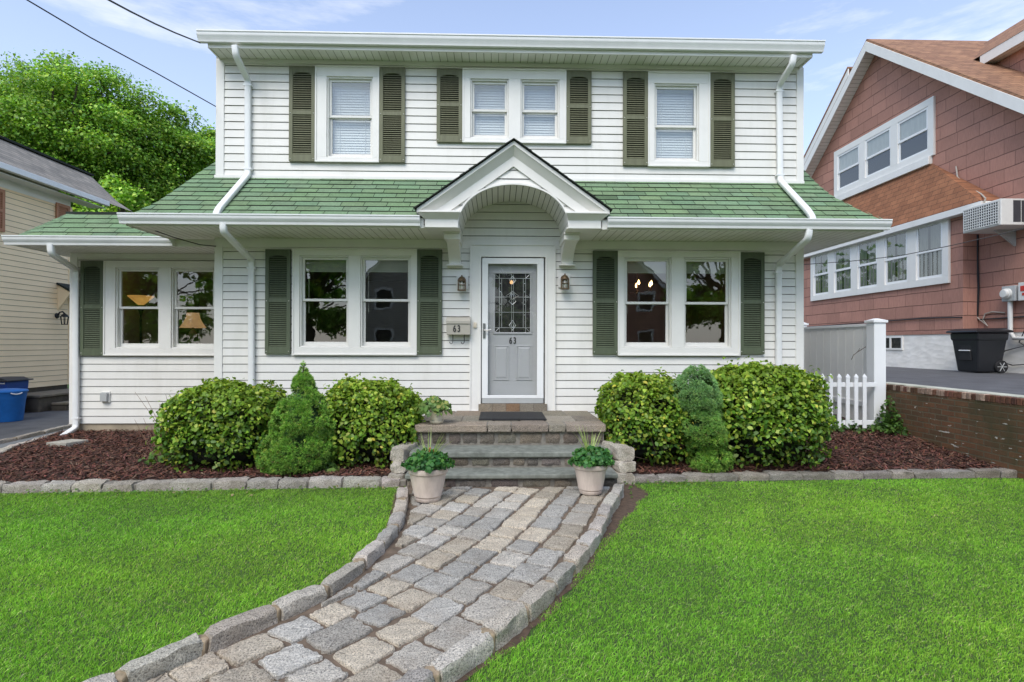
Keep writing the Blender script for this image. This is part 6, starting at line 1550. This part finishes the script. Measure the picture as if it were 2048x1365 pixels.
# blue bins
p = atZ(0, 846, .05); bx, by = atZ(-8, 846, .05).x, p.y + .26
b1 = thing('recycling_bin', 'round bright blue plastic bin with rim handles on the left driveway', 'bin', (bx, by, .05), 'blue bins on the left driveway')
hB = at(0, 779, by).z - .05
sc_ = (at(47, 800, by).x - bx)
mb = MB(); mb.lathe((bx, by, .05), [(sc_ * .76, 0), (sc_ * .78, .02), (sc_ * .90, hB * .66), (sc_ * .91, hB * .67), (sc_ * .93, hB * .74), (sc_ * .985, hB * .92), (sc_ * 1.0, hB * .93)], 40); mb.build('body', MT['bin_blue'], b1, smooth=True, ang=30)
mb = MB(); mb.lathe((bx, by, .05), [(sc_ * 1.04, hB * .92), (sc_ * 1.04, hB * .955), (sc_ * .95, hB * .985), (sc_ * .5, hB * 1.02), (.001, hB * 1.03)], 40); mb.build('lid', MT['bin_blue'], b1, smooth=True, ang=30)
mb = MB(); a_ = -.35; mb.tube([(bx + sc_ * math.cos(q) * 1.05, by + sc_ * math.sin(q) * 1.05, .05 + hB * (.90 - .04 * math.sin((q + .75) / .6 * math.pi))) for q in np.linspace(-.75, -.15, 7)], .012, 6); mb.build('handle', MT['white_mark'], b1, smooth=True)
bx2 = at(8, 790, by + .85).x; by2 = by + .85; xr2 = at(36, 780, by2).x; hw = .28
b2 = thing('recycling_bin', 'square navy blue bin with grey lid and white recycling emblem, behind the round bin', 'bin', (xr2 - hw, by2, .05), 'blue bins on the left driveway')
hB2 = at(10, 762, by2).z - .05; cx_ = xr2 - hw
mb = MB(); vs = []
for z, k in ((0, .80), (hB2 * .8, .97), (hB2, 1.0)): vs += [(cx_ - hw * k, by2 - hw * k, .05 + z), (cx_ + hw * k, by2 - hw * k, .05 + z), (cx_ + hw * k, by2 + hw * k, .05 + z), (cx_ - hw * k, by2 + hw * k, .05 + z)]
mb.add(vs, [(i * 4 + j, i * 4 + (j + 1) % 4, (i + 1) * 4 + (j + 1) % 4, (i + 1) * 4 + j) for i in range(2) for j in range(4)] + [(3, 2, 1, 0), (8, 9, 10, 11)]); mb.build('body', MT['bin_navy'], b2, bevel=.02)
mb = MB(); mb.box(cx_ - hw - .05, cx_ + hw + .05, by2 - hw - .05, by2 + hw + .05, .05 + hB2, .05 + hB2 + .03); mb.prism([(cx_ - hw, by2 - hw, .05 + hB2 + .031), (cx_ + hw, by2 - hw, .05 + hB2 + .031), (cx_ + hw * .6, by2 - hw, .05 + hB2 + .075), (cx_ - hw * .6, by2 - hw, .05 + hB2 + .075)], (0, 2 * hw, 0)); mb.build('lid', MT['bin_lid'], b2, bevel=.01)
mb = MB(); yq = by2 - hw * .995 - .004; zq = .05 + hB2 * .93; rd = random.Random(3)
x = cx_ - .03
for ln in (.05, .03, .035, .03, .03, .02, .055, .03, .03, .035, .03): mb.box(x, x + ln * .7, yq - .004, yq, zq, zq + rd.uniform(.018, .03)); x += ln * .72 if ln != .02 else .035
zc_ = zq - .10
for kk in range(3):                                    # chasing arrows emblem
    a_ = kk * 2 * math.pi / 3 + .5; mb.tube([(cx_ + .10 + .055 * math.cos(a_ + t), yq - .002 + .03 * (zq - zc_) * 0, zc_ + .045 * math.sin(a_ + t)) for t in (0, .4, .8, 1.2, 1.6)], .010, 5)
mb.build('print', MT['white_mark'], b2)

# ------------------------------------------------------------------ trees
TREE = [(.19, .38, .04), (.30, .50, .06), (.11, .25, .035), (.44, .58, .10)]
def tree(label, c, rx_, ry_, z0, z1, n, seed, leaf=.20, blobs=70, trunk=.35, group='trees behind the houses', name='broadleaf_tree', gain=1.0):
    r = np.random.default_rng(seed); h = (z1 - z0) / 2; zc = (z0 + z1) / 2
    d = unit(r.normal(size=(blobs, 3))); q = r.uniform(.25, .95, blobs) ** .55
    B = np.stack([c[0] + d[:, 0] * rx_ * q, c[1] + d[:, 1] * ry_ * q, zc + d[:, 2] * h * q], 1)
    br_ = r.uniform(.09, .24, blobs) * min(rx_, h)
    i = r.choice(blobs, n, p=br_ ** 2 / (br_ ** 2).sum()); e = unit(r.normal(size=(n, 3))); e[:, 2] = np.where(r.random(n) < .62, np.abs(e[:, 2]), e[:, 2])
    e = unit(e); k = 1 - np.clip(r.exponential(.26, n), -.2, .9)
    P = B[i] + e * (br_[i] * k)[:, None] * np.array([1.15, 1.15, .8]); P += r.normal(size=(n, 3)) * .16
    Nr = e * .5 + r.normal(size=(n, 3)) * .5 + np.array([0, -.15, .5])
    bt = r.uniform(.75, 1.25, blobs)
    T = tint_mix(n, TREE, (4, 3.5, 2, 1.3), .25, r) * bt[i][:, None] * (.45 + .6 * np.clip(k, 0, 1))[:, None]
    hi = np.clip(e[:, 2] * .5 + .5, 0, 1)[:, None]; T = np.clip(T * (.72 + .40 * hi) * gain, 0, .8)  # light painted into the tint: clump tops lighter, undersides and insides darker
    V, TT, kk = leaf_soup(P, Nr, r.uniform(.55, 1.3, n) * leaf, T, .75, hexa=False, fold=.1)
    t = thing(name, label, 'tree', (c[0], c[1], 0), group)
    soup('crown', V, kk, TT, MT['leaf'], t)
    m = MB(); top = V3((c[0], c[1], z0 + h * .9)); base = V3((c[0], c[1], -.1)); m.tube([base, base.lerp(top, .5) + V3((.15, 0, 0)), top], [trunk, trunk * .8, trunk * .35], 9)
    for j in range(min(blobs, 46)):
        b = base.lerp(top, r.uniform(.5, .98)); e_ = V3(tuple(B[j])); mid = b.lerp(e_, .5) + V3((r.normal() * .2, r.normal() * .2, r.uniform(0, .5))); m.tube([b, mid, e_], [trunk * .30, trunk * .2, trunk * .08], 6, cap=False)
    m.build('trunk', MT['bark'], t, smooth=True, ang=80)
def ptree(lab, px, py0, py1, hwpx, Y, n, seed, **kw):
    a = at(px, py0, Y); b = at(px, py1, Y); rx_ = hwpx * Y / FPX; tree(lab, (a.x, Y), rx_, rx_ * .8, b.z, a.z, n, seed, **kw)
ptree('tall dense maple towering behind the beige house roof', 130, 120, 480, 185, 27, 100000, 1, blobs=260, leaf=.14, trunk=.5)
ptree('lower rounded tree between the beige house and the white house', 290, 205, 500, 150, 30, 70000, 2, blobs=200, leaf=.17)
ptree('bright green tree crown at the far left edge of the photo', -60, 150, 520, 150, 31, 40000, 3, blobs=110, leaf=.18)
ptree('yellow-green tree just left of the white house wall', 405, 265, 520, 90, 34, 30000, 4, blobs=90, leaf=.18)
r = np.random.default_rng(90); n = 42000             # far-off woodland closing the view between the houses
x = r.uniform(-110, 110, n); y = r.uniform(62, 78, n); top = 7 + 3.5 * np.sin(x * .21) + 2.2 * np.sin(x * .53 + 1) + 1.2 * np.sin(x * 1.3); z = top * r.random(n) ** .7
V, T, k = leaf_soup(np.stack([x, y, z], 1), r.normal(size=(n, 3)) * .6 + np.array([0, -.6, .6]), r.uniform(.5, 1.3, n), tint_mix(n, TREE, (4, 3, 3, 1), .25, r) * (.4 + .6 * z / top)[:, None], .8, hexa=False)
tag(soup('woodland', V, k, T, MT['leaf']), 'distant row of leafy trees behind the houses', 'woodland', kind='stuff')
ptree('low dark tree above the left sun room roof', 255, 350, 520, 80, 24, 16000, 5, blobs=36, leaf=.17)

# ------------------------------------------------------------------ across the street (seen mirrored in the window panes)
def mirror_house(label, x, y, w, d, h, rz, wall_m, name='gabled_house'):
    t = thing(name, label, 'house', (x, y, 0), 'houses across the street')
    m = MB(); siding(m, x - w, x + w, 0, h, 0, .16, [], lambda u, d_, z: (u, y + d_, z), d=.02, gap=.03)
    for k in range(int((rz - h) / .16)): hw_ = w * (1 - (k + .5) * .16 / (rz - h)); siding(m, x - hw_, x + hw_, h + k * .16, h + (k + 1) * .16, h + k * .16, .16, [], lambda u, d_, z: (u, y + d_, z), d=.02, gap=.03)
    m.quad((x - w, y, 0), (x - w, y - d, 0), (x - w, y - d, h), (x - w, y, h)); m.quad((x + w, y, 0), (x + w, y - d, 0), (x + w, y - d, h), (x + w, y, h)); m.build('wall', [wall_m, MT['gap']], t, fix=False)
    m = MB()
    for s in (-1, 1): m.prism([(x, y + .3, rz + .05), (x + s * (w + .4), y + .3, h - (rz - h) / w * .4 + .05), (x + s * (w + .4), y + .3, h - (rz - h) / w * .4 + .2), (x, y + .3, rz + .2)], (0, -d - .6, 0))
    m.build('roof', MT['green_dark'], t)
    m = MB()
    for s in (-1, 1): m.prism([(x, y + .31, rz - .2), (x + s * (w + .4), y + .31, h - (rz - h) / w * .4 - .2), (x + s * (w + .4), y + .31, h - (rz - h) / w * .4 + .05), (x, y + .31, rz + .05)], (0, .04, 0))
    for xx in (-.5, .5):
        for zz in (1.2, 4.0): ring(m, x + xx * w - .6, x + xx * w + .6, zz, zz + 1.5, .14, y + .002, y + .06)
    m.build('trim', MT['trim'], t)
    for xx in (-.5, .5):
        for zz in (1.2, 4.0): g = MB(); g.quad((x + xx * w - .5, y + .03, zz + .1), (x + xx * w + .5, y + .03, zz + .1), (x + xx * w + .5, y + .03, zz + 1.4), (x + xx * w - .5, y + .03, zz + 1.4)); g.build('window', MT['leaded'], t)
mirror_house('pale gabled house across the street, mirrored in the left front windows', -6, -24, 4.5, 10, 5.2, 10.5, simple('dull_clapboard', (.40, .37, .31), .6, .1, 2))
mirror_house('dark brown gabled house across the street, mirrored in the right front windows', 9, -25, 4.2, 10, 5.0, 9.5, MT['mauve_x'])
for i, (x, y, rx_, z1, lab) in enumerate(((1.5, -27, 4.5, 13, 'street tree between the two houses opposite, mirrored in the panes'), (-15, -28, 6, 15, 'broad tree left of the pale house opposite'), (18, -27, 6, 14, 'broad tree right of the brown house opposite'), (-28, -25, 7, 15, 'tree at the far end of the street opposite, west side'), (30, -25, 7, 15, 'tree at the far end of the street opposite, east side'))):
    tree(lab, (x, y), rx_, rx_ * .7, -.6, z1, 24000, 60 + i, leaf=.36, blobs=60, trunk=.4, group='trees across the street', name='street_tree', gain=1.5)
SKY_ST, SKYK, CLOUD, SUN_E, SUN_ANG = .15, (1.44, 1.64, 1.88), (10.6, 10.3, 9.7), 2.7, 35
# ------------------------------------------------------------------ daylight
w = bpy.data.worlds.new("World"); S.world = w; w.use_nodes = True
nt = w.node_tree; bg = nt.nodes['Background']
sky = nt.nodes.new('ShaderNodeTexSky'); sky.sky_type = 'NISHITA'; sky.sun_disc = False
SUN_EL, SUN_AZ = R(50), R(202)                       # azimuth clockwise from +y: behind and left of the camera
sky.sun_elevation = SUN_EL; sky.sun_rotation = SUN_AZ; sky.air_density = 1.0; sky.dust_density = 1.2; sky.ozone_density = 1.5
tc = nt.nodes.new('ShaderNodeTexCoord')
sp = nt.nodes.new('ShaderNodeSeparateXYZ'); nt.links.new(tc.outputs['Generated'], sp.inputs[0])
mp = nt.nodes.new('ShaderNodeMapping'); mp.inputs['Scale'].default_value = (1.2, 1.6, 6.0); nt.links.new(tc.outputs['Generated'], mp.inputs[0])
cl = noise(nt, mp.outputs[0], 1.6, 7, .62)
band = ramp(nt, cl, [(.42, (0, 0, 0)), (.72, (.75,) * 3)])
haze = ramp(nt, sp.outputs[2], [(.0, (.75,) * 3), (.30, (.25,) * 3), (.62, (.12,) * 3)])
fac = MathN(nt, 'MAXIMUM', MathN(nt, 'MULTIPLY', band, .8), haze)
col = MixC(nt, fac, MixC(nt, 1.0, sky.outputs[0], SKYK, 'MULTIPLY'), CLOUD)
nt.links.new(col, bg.inputs['Color']); bg.inputs['Strength'].default_value = SKY_ST
sd_ = bpy.data.lights.new('sun', 'SUN'); sd_.energy = SUN_E; sd_.angle = R(SUN_ANG); sd_.color = (1, .945, .86)
so = bpy.data.objects.new('sun', sd_); COL.objects.link(so)
dv = V3((math.sin(SUN_AZ) * math.cos(SUN_EL), math.cos(SUN_AZ) * math.cos(SUN_EL), math.sin(SUN_EL)))
so.rotation_euler = dv.to_track_quat('Z', 'Y').to_euler(); so.location = (0, -5, 30)
